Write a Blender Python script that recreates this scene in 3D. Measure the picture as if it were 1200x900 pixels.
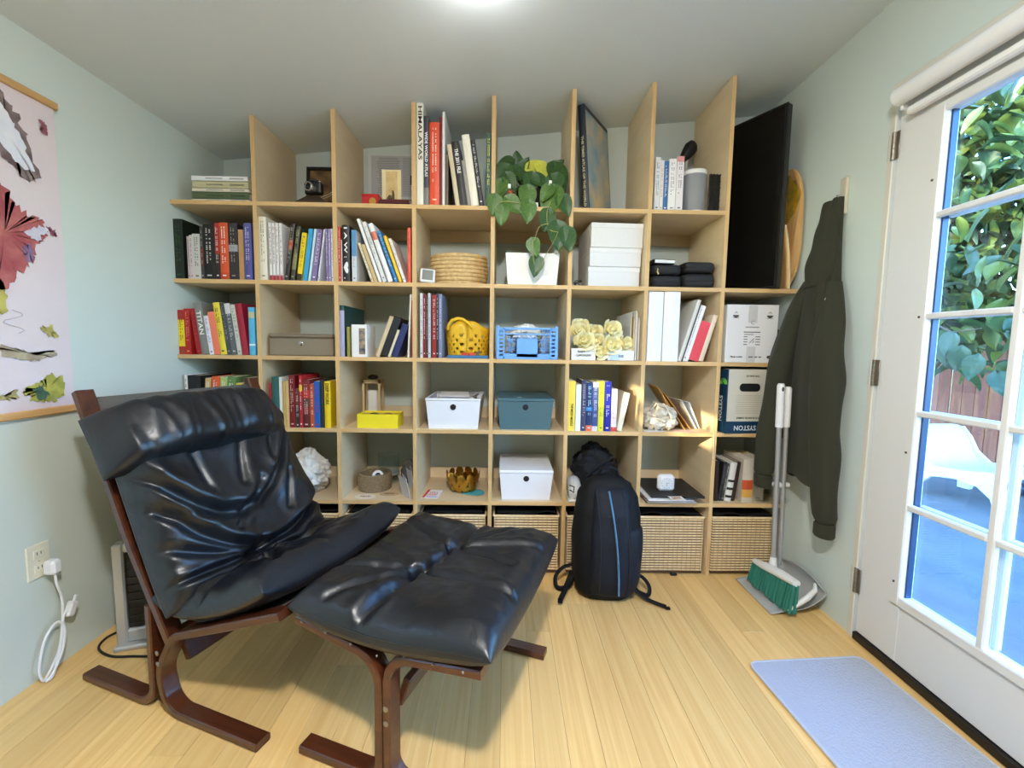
import bpy, math, random
from mathutils import Vector, Matrix, noise
R = math.radians
for o in list(bpy.data.objects): bpy.data.objects.remove(o)
scene = bpy.context.scene
COL = scene.collection

# ---------------------------------------------------------------- camera
CF = 511.165                      # focal length in pixels of the 1200x900 frame
CPOS = Vector((0.0677, -2.1135, 1.1518))
def _basis(yaw=0.01623, pitch=0.08762, roll=0.01536):
    cy, sy, cp, sp = math.cos(yaw), math.sin(yaw), math.cos(pitch), math.sin(pitch)
    f = Vector((sy*cp, cy*cp, -sp)); r = Vector((cy, -sy, 0)); u = r.cross(f)
    c, s = math.cos(roll), math.sin(roll)
    return c*r + s*u, -s*r + c*u, f
CR, CU, CFW = _basis()
cam_d = bpy.data.cameras.new('camera'); cam = bpy.data.objects.new('camera', cam_d); COL.objects.link(cam)
cam_d.sensor_width = 36.0; cam_d.lens = CF/1200*36; cam_d.clip_start = 0.02
m = Matrix((CR, CU, -CFW)).transposed().to_4x4(); m.translation = CPOS; cam.matrix_world = m
scene.camera = cam
def at(px, py, axis, val):        # a measured point of the room: the sight line of a pixel met with a known plane
    d = CR*((px-600)/CF) + CU*((450-py)/CF) + CFW
    return CPOS + d*((val-CPOS[axis])/d[axis])

# ---------------------------------------------------------------- sky, sun, exposure
scene.view_settings.view_transform = 'Standard'; scene.view_settings.look = 'None'
scene.view_settings.gamma = 1.0; scene.view_settings.use_curve_mapping = False
scene.view_settings.exposure = 0.0
W = bpy.data.worlds.new('sky'); scene.world = W; W.use_nodes = True
nt = W.node_tree; nt.nodes.clear()
wo = nt.nodes.new('ShaderNodeOutputWorld'); bg = nt.nodes.new('ShaderNodeBackground')
sk = nt.nodes.new('ShaderNodeTexSky'); sk.sky_type = 'NISHITA'; sk.sun_disc = False
sk.sun_elevation = R(17); sk.sun_rotation = R(230); sk.air_density = 1.0; sk.ozone_density = 1.5
mx = nt.nodes.new('ShaderNodeMixRGB'); mx.blend_type = 'MULTIPLY'; mx.inputs[0].default_value = 1
mx.inputs[2].default_value = (0.62, 0.98, 1.45, 1)     # camera white balance set for the warm lamps
nt.links.new(sk.outputs[0], mx.inputs[1]); nt.links.new(mx.outputs[0], bg.inputs[0]); nt.links.new(bg.outputs[0], wo.inputs[0])
SKY_STRENGTH = 3.5
bg.inputs[1].default_value = SKY_STRENGTH
sd = bpy.data.lights.new('low_sun', 'SUN'); sd.energy = 11.0; sd.color = (1.0, 0.80, 0.50); sd.angle = R(0.6)
sun = bpy.data.objects.new('low_sun', sd); COL.objects.link(sun)
sun.rotation_euler = Vector((0.80, 0.61, -0.30)).to_track_quat('-Z', 'Y').to_euler(); sun.location = (-6, -5, 4)

# ---------------------------------------------------------------- materials
def lin(c):
    r = []
    for x in c[:3]:
        x = x/255.0
        r.append(x/12.92 if x <= 0.04045 else ((x+0.055)/1.055)**2.4)
    return (r[0], r[1], r[2], 1.0)
_M = {}
def mat(name, c, rough=0.55, metal=0.0, bump=None, var=None, coat=0.0, sheen=0.0, emit=None, alpha=None, spec=None, stretch=None):
    if name in _M: return _M[name]
    M = bpy.data.materials.new(name); M.use_nodes = True
    t = M.node_tree; b = t.nodes['Principled BSDF']
    b.inputs['Base Color'].default_value = lin(c); b.inputs['Roughness'].default_value = rough
    b.inputs['Metallic'].default_value = metal; b.inputs['Coat Weight'].default_value = coat
    b.inputs['Sheen Weight'].default_value = sheen
    if spec is not None: b.inputs['Specular IOR Level'].default_value = spec
    if emit: b.inputs['Emission Color'].default_value = lin(emit[0]); b.inputs['Emission Strength'].default_value = emit[1]
    tc = None
    if bump or var:
        tc = t.nodes.new('ShaderNodeTexCoord'); mp = t.nodes.new('ShaderNodeMapping')
        t.links.new(tc.outputs['Object'], mp.inputs[0])
        if stretch: mp.inputs['Scale'].default_value = stretch
    if var:
        n = t.nodes.new('ShaderNodeTexNoise'); n.inputs['Scale'].default_value = var[0]; n.inputs['Detail'].default_value = 4
        t.links.new(mp.outputs[0], n.inputs['Vector'])
        rp = t.nodes.new('ShaderNodeValToRGB')
        a = lin(c); d = lin(var[1])
        rp.color_ramp.elements[0].position = 0.35; rp.color_ramp.elements[1].position = 0.68
        rp.color_ramp.elements[0].color = a; rp.color_ramp.elements[1].color = d
        t.links.new(n.outputs['Fac'], rp.inputs[0]); t.links.new(rp.outputs[0], b.inputs['Base Color'])
    if bump:
        n2 = t.nodes.new('ShaderNodeTexNoise'); n2.inputs['Scale'].default_value = bump[0]; n2.inputs['Detail'].default_value = 5
        t.links.new(mp.outputs[0], n2.inputs['Vector'])
        bp = t.nodes.new('ShaderNodeBump'); bp.inputs['Strength'].default_value = bump[1]; bp.inputs['Distance'].default_value = bump[2] if len(bump) > 2 else 0.01
        t.links.new(n2.outputs['Fac'], bp.inputs['Height']); t.links.new(bp.outputs[0], b.inputs['Normal'])
    if alpha is not None: b.inputs['Alpha'].default_value = alpha
    _M[name] = M; return M
def flat(c, rough=0.55, **k):
    c = tuple(int(x) for x in c[:3])
    return mat('paint_%02x%02x%02x_%d' % (*c, int(rough*100)), c, rough, **k)
def glass_mat():
    M = bpy.data.materials.new('window_glass'); M.use_nodes = True; t = M.node_tree; t.nodes.clear()
    o = t.nodes.new('ShaderNodeOutputMaterial'); tr = t.nodes.new('ShaderNodeBsdfTransparent'); gl = t.nodes.new('ShaderNodeBsdfGlossy')
    gl.inputs['Roughness'].default_value = 0.02; tr.inputs[0].default_value = (0.93, 0.97, 0.98, 1)
    lw = t.nodes.new('ShaderNodeLayerWeight'); lw.inputs[0].default_value = 0.5; pw = t.nodes.new('ShaderNodeMath'); pw.operation = 'POWER'; pw.inputs[1].default_value = 4.0
    fr = t.nodes.new('ShaderNodeMath'); fr.operation = 'MULTIPLY_ADD'; fr.inputs[1].default_value = 0.55; fr.inputs[2].default_value = 0.035; mi = t.nodes.new('ShaderNodeMixShader')
    t.links.new(lw.outputs['Facing'], pw.inputs[0]); t.links.new(pw.outputs[0], fr.inputs[0])
    t.links.new(fr.outputs[0], mi.inputs[0]); t.links.new(tr.outputs[0], mi.inputs[1]); t.links.new(gl.outputs[0], mi.inputs[2]); t.links.new(mi.outputs[0], o.inputs[0])
    return M
GLASS = glass_mat()
def wood_mat(name, c1, c2, scale=(1, 1, 1), rough=0.45, rings=6.0, coat=0.0, bump=0.12):
    if name in _M: return _M[name]
    M = bpy.data.materials.new(name); M.use_nodes = True; t = M.node_tree; b = t.nodes['Principled BSDF']
    tc = t.nodes.new('ShaderNodeTexCoord'); mp = t.nodes.new('ShaderNodeMapping'); mp.inputs['Scale'].default_value = scale
    inf = t.nodes.new('ShaderNodeObjectInfo'); sm = t.nodes.new('ShaderNodeMath'); sm.operation = 'MULTIPLY'; sm.inputs[1].default_value = 41.0
    va = t.nodes.new('ShaderNodeVectorMath'); t.links.new(inf.outputs['Random'], sm.inputs[0]); t.links.new(sm.outputs[0], va.inputs[1])
    t.links.new(tc.outputs['Object'], va.inputs[0]); t.links.new(va.outputs[0], mp.inputs[0])
    n = t.nodes.new('ShaderNodeTexNoise'); n.inputs['Scale'].default_value = rings; n.inputs['Detail'].default_value = 6; n.inputs['Distortion'].default_value = 0.6
    t.links.new(mp.outputs[0], n.inputs['Vector'])
    rp = t.nodes.new('ShaderNodeValToRGB'); rp.color_ramp.elements[0].position = 0.3; rp.color_ramp.elements[1].position = 0.7
    rp.color_ramp.elements[0].color = lin(c1); rp.color_ramp.elements[1].color = lin(c2)
    t.links.new(n.outputs['Fac'], rp.inputs[0])
    hs = t.nodes.new('ShaderNodeHueSaturation')
    mr = t.nodes.new('ShaderNodeMapRange'); mr.inputs['To Min'].default_value = 0.88; mr.inputs['To Max'].default_value = 1.08
    t.links.new(inf.outputs['Random'], mr.inputs[0]); t.links.new(mr.outputs[0], hs.inputs['Value'])
    t.links.new(rp.outputs[0], hs.inputs['Color']); t.links.new(hs.outputs[0], b.inputs['Base Color'])
    b.inputs['Roughness'].default_value = rough; b.inputs['Coat Weight'].default_value = coat; b.inputs['Coat Roughness'].default_value = 0.2
    bp = t.nodes.new('ShaderNodeBump'); bp.inputs['Strength'].default_value = bump; bp.inputs['Distance'].default_value = 0.002
    t.links.new(n.outputs['Fac'], bp.inputs['Height']); t.links.new(bp.outputs[0], b.inputs['Normal'])
    _M[name] = M; return M

# ---------------------------------------------------------------- mesh helpers
class MB:
    def __init__(s, T=None): s.v = []; s.f = []; s.T = T or Matrix.Identity(4)
    def add(s, vs, fs):
        k = len(s.v); s.v += [tuple(s.T @ Vector(p)) for p in vs]; s.f += [tuple(i+k for i in q) for q in fs]; return s
    def box(s, c, d, bev=0.0, rot=None):
        hx, hy, hz = d[0]/2, d[1]/2, d[2]/2; b = min(bev, hx*.9, hy*.9, hz*.9); vs = []; fs = []
        Q = rot if rot is not None else Matrix.Identity(3); c = Vector(c)
        if b <= 0:
            for sx in (-1, 1):
                for sy in (-1, 1):
                    for sz in (-1, 1): vs.append(c + Q @ Vector((sx*hx, sy*hy, sz*hz)))
            fs = [(0, 1, 3, 2), (4, 6, 7, 5), (0, 4, 5, 1), (2, 3, 7, 6), (0, 2, 6, 4), (1, 5, 7, 3)]
            return s.add(vs, fs)
        idx = {}
        for sx in (-1, 1):
            for sy in (-1, 1):
                for sz in (-1, 1):
                    for a in range(3):
                        p = [sx*(hx-b), sy*(hy-b), sz*(hz-b)]; p[a] = (sx*hx, sy*hy, sz*hz)[a]
                        idx[(sx, sy, sz, a)] = len(vs); vs.append(c + Q @ Vector(p))
        g = lambda sx, sy, sz, a: idx[(sx, sy, sz, a)]
        for q in (-1, 1):
            L = [(q, -1, -1), (q, 1, -1), (q, 1, 1), (q, -1, 1)]; fs.append([g(*k, 0) for k in (L if q > 0 else L[::-1])])
            L = [(-1, q, -1), (-1, q, 1), (1, q, 1), (1, q, -1)]; fs.append([g(*k, 1) for k in (L if q > 0 else L[::-1])])
            L = [(-1, -1, q), (1, -1, q), (1, 1, q), (-1, 1, q)]; fs.append([g(*k, 2) for k in (L if q > 0 else L[::-1])])
        for p in (-1, 1):
            for q in (-1, 1):
                e = [g(p, q, -1, 0), g(p, q, -1, 1), g(p, q, 1, 1), g(p, q, 1, 0)]; fs.append(e if p*q > 0 else e[::-1])
                e = [g(p, -1, q, 2), g(p, -1, q, 0), g(p, 1, q, 0), g(p, 1, q, 2)]; fs.append(e if p*q > 0 else e[::-1])
                e = [g(-1, p, q, 1), g(-1, p, q, 2), g(1, p, q, 2), g(1, p, q, 1)]; fs.append(e if p*q > 0 else e[::-1])
                for r in (-1, 1):
                    e = [g(p, q, r, 0), g(p, q, r, 1), g(p, q, r, 2)]; fs.append(e if p*q*r > 0 else e[::-1])
        return s.add(vs, fs)
    def hexa(s, p):   # eight corners: bottom 4 (ccw), top 4
        return s.add(p, [(3, 2, 1, 0), (4, 5, 6, 7), (0, 1, 5, 4), (1, 2, 6, 5), (2, 3, 7, 6), (3, 0, 4, 7)])
    def tube(s, pts, r, n=10, closed=False, cap=True, flatx=1.0):
        pts = [Vector(p) for p in pts]; m = len(pts); rr = r if isinstance(r, (list, tuple)) else [r]*m
        vs = []; fs = []; up = None
        for i in range(m):
            a = pts[(i-1) % m] if (closed or i > 0) else pts[i]; b = pts[(i+1) % m] if (closed or i < m-1) else pts[i]
            t = (b-a).normalized()
            if up is None: up = Vector((0, 0, 1)) if abs(t.z) < .9 else Vector((1, 0, 0))
            x = up.cross(t)
            if x.length < 1e-6: x = Vector((1, 0, 0)).cross(t)
            x.normalize(); y = t.cross(x).normalized(); up = y
            for k in range(n):
                th = 2*math.pi*k/n; vs.append(pts[i] + x*(rr[i]*flatx*math.cos(th)) + y*(rr[i]*math.sin(th)))
        for i in range(m if closed else m-1):
            for k in range(n):
                j = (i+1) % m; fs.append((i*n+k, i*n+(k+1) % n, j*n+(k+1) % n, j*n+k))
        if cap and not closed: fs.append(tuple(range(n-1, -1, -1))); fs.append(tuple(range((m-1)*n, m*n)))
        return s.add(vs, fs)
    def lathe(s, prof, n=32, c=(0, 0, 0), sx=1, sy=1, wob=None):
        vs = []; fs = []; m = len(prof)
        for i, (r, z) in enumerate(prof):
            for k in range(n):
                th = 2*math.pi*k/n; q = r*(wob(th, i) if wob else 1)
                vs.append((c[0]+q*sx*math.cos(th), c[1]+q*sy*math.sin(th), c[2]+z))
        for i in range(m-1):
            for k in range(n): fs.append((i*n+k, i*n+(k+1) % n, (i+1)*n+(k+1) % n, (i+1)*n+k))
        if prof[0][0] > 1e-5: fs.append(tuple(range(n-1, -1, -1)))
        if prof[-1][0] > 1e-5: fs.append(tuple(range((m-1)*n, m*n)))
        return s.add(vs, fs)
    def grid(s, fn, nu, nv, closeu=False):
        vs = [fn(i/nu, j/nv) for i in range(nu if closeu else nu+1) for j in range(nv+1)]; w = nv+1; fs = []
        mu = nu if closeu else nu+1
        for i in range(nu):
            for j in range(nv):
                k = (i+1) % mu; fs.append((i*w+j, k*w+j, k*w+j+1, i*w+j+1))
        return s.add(vs, fs)
    def prism(s, poly, a, b):   # poly: list of 3D points, extruded from offset a to offset b (vectors)
        n = len(poly); a = Vector(a); b = Vector(b); P = [Vector(p) for p in poly]
        vs = [p+a for p in P] + [p+b for p in P]
        fs = [tuple(range(n-1, -1, -1)), tuple(range(n, 2*n))] + [(i, (i+1) % n, n+(i+1) % n, n+i) for i in range(n)]
        return s.add(vs, fs)
    def sphere(s, c, r, n=16, m=10):
        r = r if isinstance(r, (tuple, list)) else (r, r, r); vs = []; fs = []
        for i in range(m+1):
            ph = math.pi*i/m
            for k in range(n):
                th = 2*math.pi*k/n
                vs.append((c[0]+r[0]*math.sin(ph)*math.cos(th), c[1]+r[1]*math.sin(ph)*math.sin(th), c[2]-r[2]*math.cos(ph)))
        for i in range(m):
            for k in range(n): fs.append((i*n+k, i*n+(k+1) % n, (i+1)*n+(k+1) % n, (i+1)*n+k))
        return s.add(vs, fs)
    def mesh(s, name, material, smooth=False):
        me = bpy.data.meshes.new(name); me.from_pydata(s.v, [], s.f); me.validate(); me.update()
        if material: me.materials.append(material)
        if smooth:
            me.polygons.foreach_set('use_smooth', [True]*len(me.polygons)); me.set_sharp_from_angle(angle=R(smooth if smooth is not True else 45))
        return me
    def done(s, name, material, parent=None, smooth=False):
        return link(name, s.mesh(name, material, smooth), parent)
def link(name, me, parent=None):
    o = bpy.data.objects.new(name, me); COL.objects.link(o)
    if parent is not None: o.parent = parent
    return o
def tag(o, label, cat, group=None):
    o['label'] = label; o['category'] = cat
    if group: o['group'] = group
    return o
def thing(name, label, cat, loc=(0, 0, 0), rotz=0.0, group=None, rot=None):
    o = bpy.data.objects.new(name, None); COL.objects.link(o); o.empty_display_size = 0.05
    o.location = loc; o.rotation_euler = rot if rot else (0, 0, rotz)
    return tag(o, label, cat, group)
def struct(o): o['kind'] = 'structure'; return o
_T = {}
def text_mesh(txt, size, material, depth=0.0006, font_scale=(1, 1)):
    key = (txt, round(size, 4), material.name)
    if key in _T: return _T[key]
    cu = bpy.data.curves.new('lettering', 'FONT'); cu.body = txt; cu.size = size; cu.align_x = 'CENTER'; cu.align_y = 'CENTER'; cu.resolution_u = 2
    cu.extrude = depth; cu.offset = size*0.012
    ob = bpy.data.objects.new('tmp', cu); COL.objects.link(ob)
    bpy.context.view_layer.update()
    me = bpy.data.meshes.new_from_object(ob.evaluated_get(bpy.context.evaluated_depsgraph_get()))
    bpy.data.objects.remove(ob); me.materials.clear(); me.materials.append(material); me.name = 'lettering'
    _T[key] = me; return me
def lettering(txt, size, c, parent, loc, rot, width=None, name='lettering', rough=.5):
    me = text_mesh(txt, size, flat(c, rough)); o = link(name, me, parent); o.location = loc; o.rotation_euler = rot
    if width:
        xs = [v.co.x for v in me.vertices]; w = max(xs)-min(xs)
        if w > 1e-6: o.scale = (width/w, 1, 1)
    return o
FRONT = (R(90), 0, 0)             # lettering upright on a face that looks towards -y
SPINE = Matrix(((0, 1, 0), (0, 0, -1), (-1, 0, 0))).to_euler()         # lettering running down a spine
rnd = random.Random(7)
def nz(*a): return noise.noise(Vector(a))
def smooth01(x): x = max(0.0, min(1.0, x)); return x*x*(3-2*x)
# ================================================================ THE ROOM
XL, XR, YB, YF = -1.50, 1.492, 0.412, -4.6     # left wall, right wall, shelf wall, wall behind the viewer
def ceil_z(x): return 2.297 + 0.1015*x
WALL = mat('wall_paint', (208, 218, 210), 0.7, bump=(90, 0.08, 0.002))
CEIL = mat('ceiling_paint', (222, 231, 234), 0.75, bump=(70, 0.06, 0.002))
TRIMW = mat('trim_white', (226, 226, 222), 0.4)
# floor: bamboo planks on a dark bed
bed = struct(MB().box(((XL+XR)/2, (YB+YF)/2, -0.06), (XR-XL+.2, YB-YF+.2, 0.1), 0).done('floor', mat('floor_bed', (120, 90, 55), .8)))
BAM = wood_mat('bamboo', (222, 178, 111), (236, 200, 133), (30, 0.9, 1), 0.36, 2.0, coat=0.15, bump=0.03)
rf = random.Random(3); PW = 0.098
nx = int((XR-XL)/PW)+1; meshes = {}
for i in range(nx):
    x0 = XL + i*PW; x1 = min(x0+PW, XR)
    if x1-x0 < 0.01: continue
    y = YF - rf.random()*1.5; k = 0
    while y < YB:
        L = 1.82; a, b = max(y, YF), min(y+L, YB); y += L
        if b-a < 0.01: continue
        pl = MB().box(((x1-x0)/2, (b-a)/2, -0.0055), (x1-x0-0.0006, b-a-0.0006, 0.011), 0.0008).done('plank', BAM, bed)
        pl.location = (x0, a, 0)
# walls, with the openings of door and window cut out of the boxes they are made of
def wallbox(name, boxes, m=WALL):
    b = MB()
    for lo, hi in boxes: b.box([(lo[k]+hi[k])/2 for k in range(3)], [hi[k]-lo[k] for k in range(3)])
    return struct(b.done(name, m))
TH = 0.14
wallbox('wall_back', [((XL-TH, YB, -.1), (XR+TH, YB+TH, 2.62))])
DY0, DY1, DZ1 = -1.36, -0.462, 2.105            # door opening in the right wall
D2 = -2.26                                      # far jamb of the second leaf, unseen and added for daylight
wallbox('wall_right', [((XR, DY1, -.1), (XR+TH, YB, 2.62)), ((XR, D2, DZ1), (XR+TH, DY1, 2.62)), ((XR, YF, -.1), (XR+TH, D2, 2.62)), ((XR, D2, -.1), (XR+TH, DY1, -0.005))])
WY0, WY1, WZ0, WZ1 = -2.12, -1.50, 1.60, 1.87    # small window in the left wall, out of the picture
wallbox('wall_left', [((XL-TH, WY1, -.1), (XL, YB, 2.62)), ((XL-TH, YF, -.1), (XL, WY0, 2.62)), ((XL-TH, WY0, -.1), (XL, WY1, WZ0)), ((XL-TH, WY0, WZ1), (XL, WY1, 2.62))])
wallbox('wall_front', [((XL-TH, YF-TH, -.1), (XR+TH, YF, 2.62))], mat('rear_wall_fill_cut', (96, 98, 88), .8))  # unseen wall, given a dark tone to cut the light bounced onto the shelves
def window(name, frame_boxes, pane_boxes):
    b = MB()
    for lo, hi in frame_boxes: b.box([(lo[k]+hi[k])/2 for k in range(3)], [hi[k]-lo[k] for k in range(3)], .004)
    f = struct(b.done(name, TRIMW))
    for lo, hi in pane_boxes:
        MB().box([(lo[k]+hi[k])/2 for k in range(3)], [hi[k]-lo[k] for k in range(3)]).done('pane', GLASS, f)
    return f
t = .04
window('window_1', [((XL-.1, WY0, WZ0), (XL-.04, WY0+t, WZ1)), ((XL-.1, WY1-t, WZ0), (XL-.04, WY1, WZ1)), ((XL-.1, WY0, WZ0), (XL-.04, WY1, WZ0+t)), ((XL-.1, WY0, WZ1-t), (XL-.04, WY1, WZ1)), ((XL-.09, -1.82, WZ0), (XL-.05, -1.80, WZ1))],
       [((XL-.075, WY0+t, WZ0+t), (XL-.07, WY1-t, WZ1-t))])
# ceiling: one sloping slab
y0, y1 = YF-TH, YB+TH; xa, xb = XL-TH, XR+TH
struct(MB().hexa([(xa, y0, ceil_z(xa)), (xb, y0, ceil_z(xb)), (xb, y1, ceil_z(xb)), (xa, y1, ceil_z(xa)), (xa, y0, ceil_z(xa)+.15), (xb, y0, ceil_z(xb)+.15), (xb, y1, ceil_z(xb)+.15), (xa, y1, ceil_z(xa)+.15)]).done('ceiling', CEIL))
# ceiling lamps: shallow opal discs
def ceiling_lamp(x, y, r, power, label, size, kind='POINT'):
    z = ceil_z(x); a = math.atan(0.1015)
    o = thing('ceiling_lamp', label, 'lamp', (x, y, z), rot=(0, -a, 0))
    MB().lathe([(0.0, 0.004), (r*1.06, 0.004), (r*1.06, -0.022), (r*.97, -0.026), (r*.97, -.014), (0, -.014)], 40).done('rim', mat('lamp_rim', (225, 225, 220), .4), o, True)
    MB().lathe([(0, -0.048), (r*.45, -0.045), (r*.8, -0.036), (r*.955, -0.024), (r*.955, -.016)], 40).done('diffuser', mat('opal_glow', (255, 240, 215), .4, emit=((255, 226, 178), 3.0)), o, True)
    l = bpy.data.lights.new('lamp_light', kind); l.energy = power; l.color = (1.0, 0.99, 0.985)
    if kind == 'AREA':
        l.shape = 'DISK'; l.size = size*2
        g = bpy.data.lights.new('lamp_glow', 'POINT'); g.energy = power*1.08; g.color = l.color; g.shadow_soft_size = .05
        go = bpy.data.objects.new('lamp_glow', g); COL.objects.link(go); go.parent = o; go.location = (0, 0, -.13)
    else: l.shadow_soft_size = size
    lo = bpy.data.objects.new('lamp_light', l); COL.objects.link(lo); lo.parent = o; lo.location = (0, 0, -.055 if kind == 'AREA' else -0.06-size)
    return o
ceiling_lamp(0.10, -2.12, 0.15, 41.0, 'round opal ceiling lamp over the middle of the room', 0.08, 'AREA')
ceiling_lamp(-0.02, -0.68, 0.06, 2.0, 'small round ceiling spot lamp before the bookshelf', 0.03)
# baseboardless walls: only the right wall has door trim
# ---------------------------------------------------------------- glazed doors
DW = mat('door_white', (222, 222, 219), 0.42, bump=(60, .03, .001))
def door(name, yh, yl, z0=0.035, z1=2.075, knob=False):      # hinge side yh, lock side yl
    s = 1 if yl > yh else -1
    f = MB(); x0, x1 = XR-0.004, XR+0.040; xc = (x0+x1)/2; dx = x1-x0
    ws = 0.175; gy0, gy1 = yh+s*ws, yl-s*ws; gz0, gz1 = 0.278, 1.935
    def bx(b, ya, yb, za, zb, xa=x0, xb_=x1, bev=.002): b.box(((xa+xb_)/2, (ya+yb)/2, (za+zb)/2), (xb_-xa, abs(yb-ya), zb-za), bev)
    bx(f, yh, gy0, z0, z1); bx(f, gy1, yl, z0, z1); bx(f, gy0, gy1, z0, gz0); bx(f, gy0, gy1, gz1, z1)
    D = f.done(name, DW); struct(D)
    # glazing bead frame, proud of the slab
    b = MB(); w = .03; xa = x0-.012
    bx(b, gy0-s*w, gy0+s*.004, gz0-w, gz1+w, xa, x0+.01, .004); bx(b, gy1+s*w, gy1-s*.004, gz0-w, gz1+w, xa, x0+.01, .004)
    bx(b, gy0, gy1, gz0-w, gz0+.004, xa, x0+.01, .004); bx(b, gy0, gy1, gz1-.004, gz1+w, xa, x0+.01, .004)
    b.done('glazing_frame', DW, D)
    ym = (gy0+gy1)/2; n = 5; h = (gz1-gz0)/n
    v = MB(); bx(v, ym-.011, ym+.011, gz0, gz1, xa+.002, x0+.012, .004); v.done('muntin', DW, D)
    v = MB(); bx(v, ym-.011, ym+.011, gz0, gz1, x1-.012, x1+.008, .004); v.done('muntin', DW, D)
    for k in range(1, n):
        z = gz0+k*h
        for ya, yb in ((gy0, ym-s*.011), (ym+s*.011, gy1)):
            v = MB(); bx(v, ya, yb, z-.010, z+.010, xa+.002, x0+.012, .004); v.done('muntin', DW, D)
            v = MB(); bx(v, ya, yb, z-.010, z+.010, x1-.012, x1+.008, .004); v.done('muntin', DW, D)
    sp = mat('spacer_blue', (52, 72, 104), .35, metal=.3)
    for k in range(n):
        for ya, yb in ((gy0, ym), (ym, gy1)):
            g = MB(); bx(g, ya+s*.004, yb-s*.004, gz0+k*h+.004, gz0+k*h+h-.004, xc+.001, xc+.004, 0); P = g.done('pane', GLASS, D)
    g = MB(); bx(g, gy0-s*.001, gy0+s*.006, gz0, gz1, xc-.008, xc+.012, 0); bx(g, gy1+s*.001, gy1-s*.006, gz0, gz1, xc-.008, xc+.012, 0); g.done('glass_spacer', sp, D)
    for z in (.33, .80, 1.27, 1.72):
        sc = MB().lathe([(0, -.001), (.004, -.001), (.004, .002), (0, .003)], 10)
        o = sc.done('screw', mat('screw_dark', (90, 85, 80), .4, .8), D, True); o.rotation_euler = (0, R(-90), 0); o.location = (xa, gy0-s*.018, z)
    return D, gy0, gy1, xa
D1, g0, g1, xa = door('door_1', DY1-.014, DY0+.003)
D2o, _, _, _ = door('door_added', D2+.012, DY0-.003)  # second leaf added out of view to let in more daylight
HM = mat('hinge_metal', (150, 142, 130), .35, .9)
for z in (1.90, 1.07, .24):
    hb = MB()
    for k in range(5): hb.tube([(0, 0, -.05+k*.02+.0006), (0, 0, -.05+(k+1)*.02-.0006)], .0075, 12)
    hb.box((.002, .014, 0), (.003, .022, .098), .0008); hb.box((.002, -.012, 0), (.003, .018, .098), .0008)
    o = hb.done('hinge', HM, D1, 40); o.location = (XR-.012, DY1-.004, z)
# roller blind on the door head
bl = MB(); ya, yb = DY1-.05, DY0+.03
bl.tube([(XR-.05, ya, 2.045), (XR-.05, yb, 2.045)], .030, 24); o = bl.done('blind_roller', mat('blind_white', (235, 235, 233), .5), D1, 40)
MB().box((XR-.03, (ya+yb)/2-.012, 1.985), (.028, ya-yb-.03, .026), .006).done('blind_rail', mat('blind_white', (235, 235, 233), .5), D1)
MB().box((XR-.016, ya-.004, 2.03), (.05, .012, .06), .003).done('blind_bracket', TRIMW, D1)
# frame, jambs, threshold
fr = MB(); jw = .026
for y in (DY1+.008, D2-.008): fr.box((XR+.05, y, DZ1/2), (.125, jw, DZ1), .003)
fr.box((XR+.05, (DY1+D2)/2, DZ1+.006), (.125, DY1-D2+.04, .03), .003)
struct(fr.done('trim_1', mat('jamb_paint', (214, 210, 196), .5, bump=(30, .2, .003))))
MB().box((XR+.045, (DY1+D2)/2, .016), (.12, DY1-D2-.02, .032), .004).done('trim_2', mat('threshold_black', (26, 22, 20), .45))['kind'] = 'structure'
# ================================================================ BOOKSHELF
PLY = wood_mat('birch_ply', (218, 194, 156), (226, 204, 166), (1.0, 1.0, 5), 0.5, 3.0, bump=.05)
PLYH = wood_mat('birch_ply_board', (216, 192, 154), (225, 203, 165), (1.0, 5, 1.0), 0.5, 3.0, bump=.05)
EDGE = wood_mat('ply_edge', (205, 168, 112), (222, 186, 132), (3, 3, 90), .55, 2.0, bump=.05)
EDGEV = wood_mat('ply_edge_upright', (205, 168, 112), (222, 186, 132), (90, 3, 3), .55, 2.0, bump=.05)
PITCH, BT, SD = 0.37, 0.019, 0.405
ROWZ = {'T': 1.794, 'B': 1.434, 'C': 1.077, 'D': 0.727, 'E': 0.368}
TOPZ = {k: z+BT/2+.0002 for k, z in ROWZ.items()}; TOPZ['F'] = 0.0
shelf = thing('bookshelf', 'tall built-in birch plywood bookshelf of open square compartments reaching the sloping ceiling', 'bookshelf', (0, 0, 0))
PXS = [(i-4)*PITCH for i in range(1, 8)]
for x in PXS:
    a, b = x-BT/2, x+BT/2; za, zb = ceil_z(a)-.001, ceil_z(b)-.001
    o = MB().hexa([(a, .002, 0), (b, .002, 0), (b, SD, 0), (a, SD, 0), (a, .002, za), (b, .002, zb), (b, SD, zb), (a, SD, za)]).done('upright', PLY, shelf)
    MB().hexa([(a, 0, 0), (b, 0, 0), (b, .002, 0), (a, .002, 0), (a, 0, za), (b, 0, zb), (b, .002, zb), (a, .002, za)]).done('edge_strip', EDGEV, o)
xs = [XL+.001-BT/2] + PXS + [XR-.002+BT/2]
for row, z in ROWZ.items():
    for c in range(8):
        if row == 'T' and c == 7: continue
        a, b = xs[c]+BT/2, xs[c+1]-BT/2
        o = MB().box(((a+b)/2, SD/2+.001, z), (b-a, SD-.002, BT)).done('shelf_board', PLYH, shelf)
        MB().box(((a+b)/2, .001, z), (b-a, .002, BT), .0004).done('edge_strip', EDGE, o)
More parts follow.
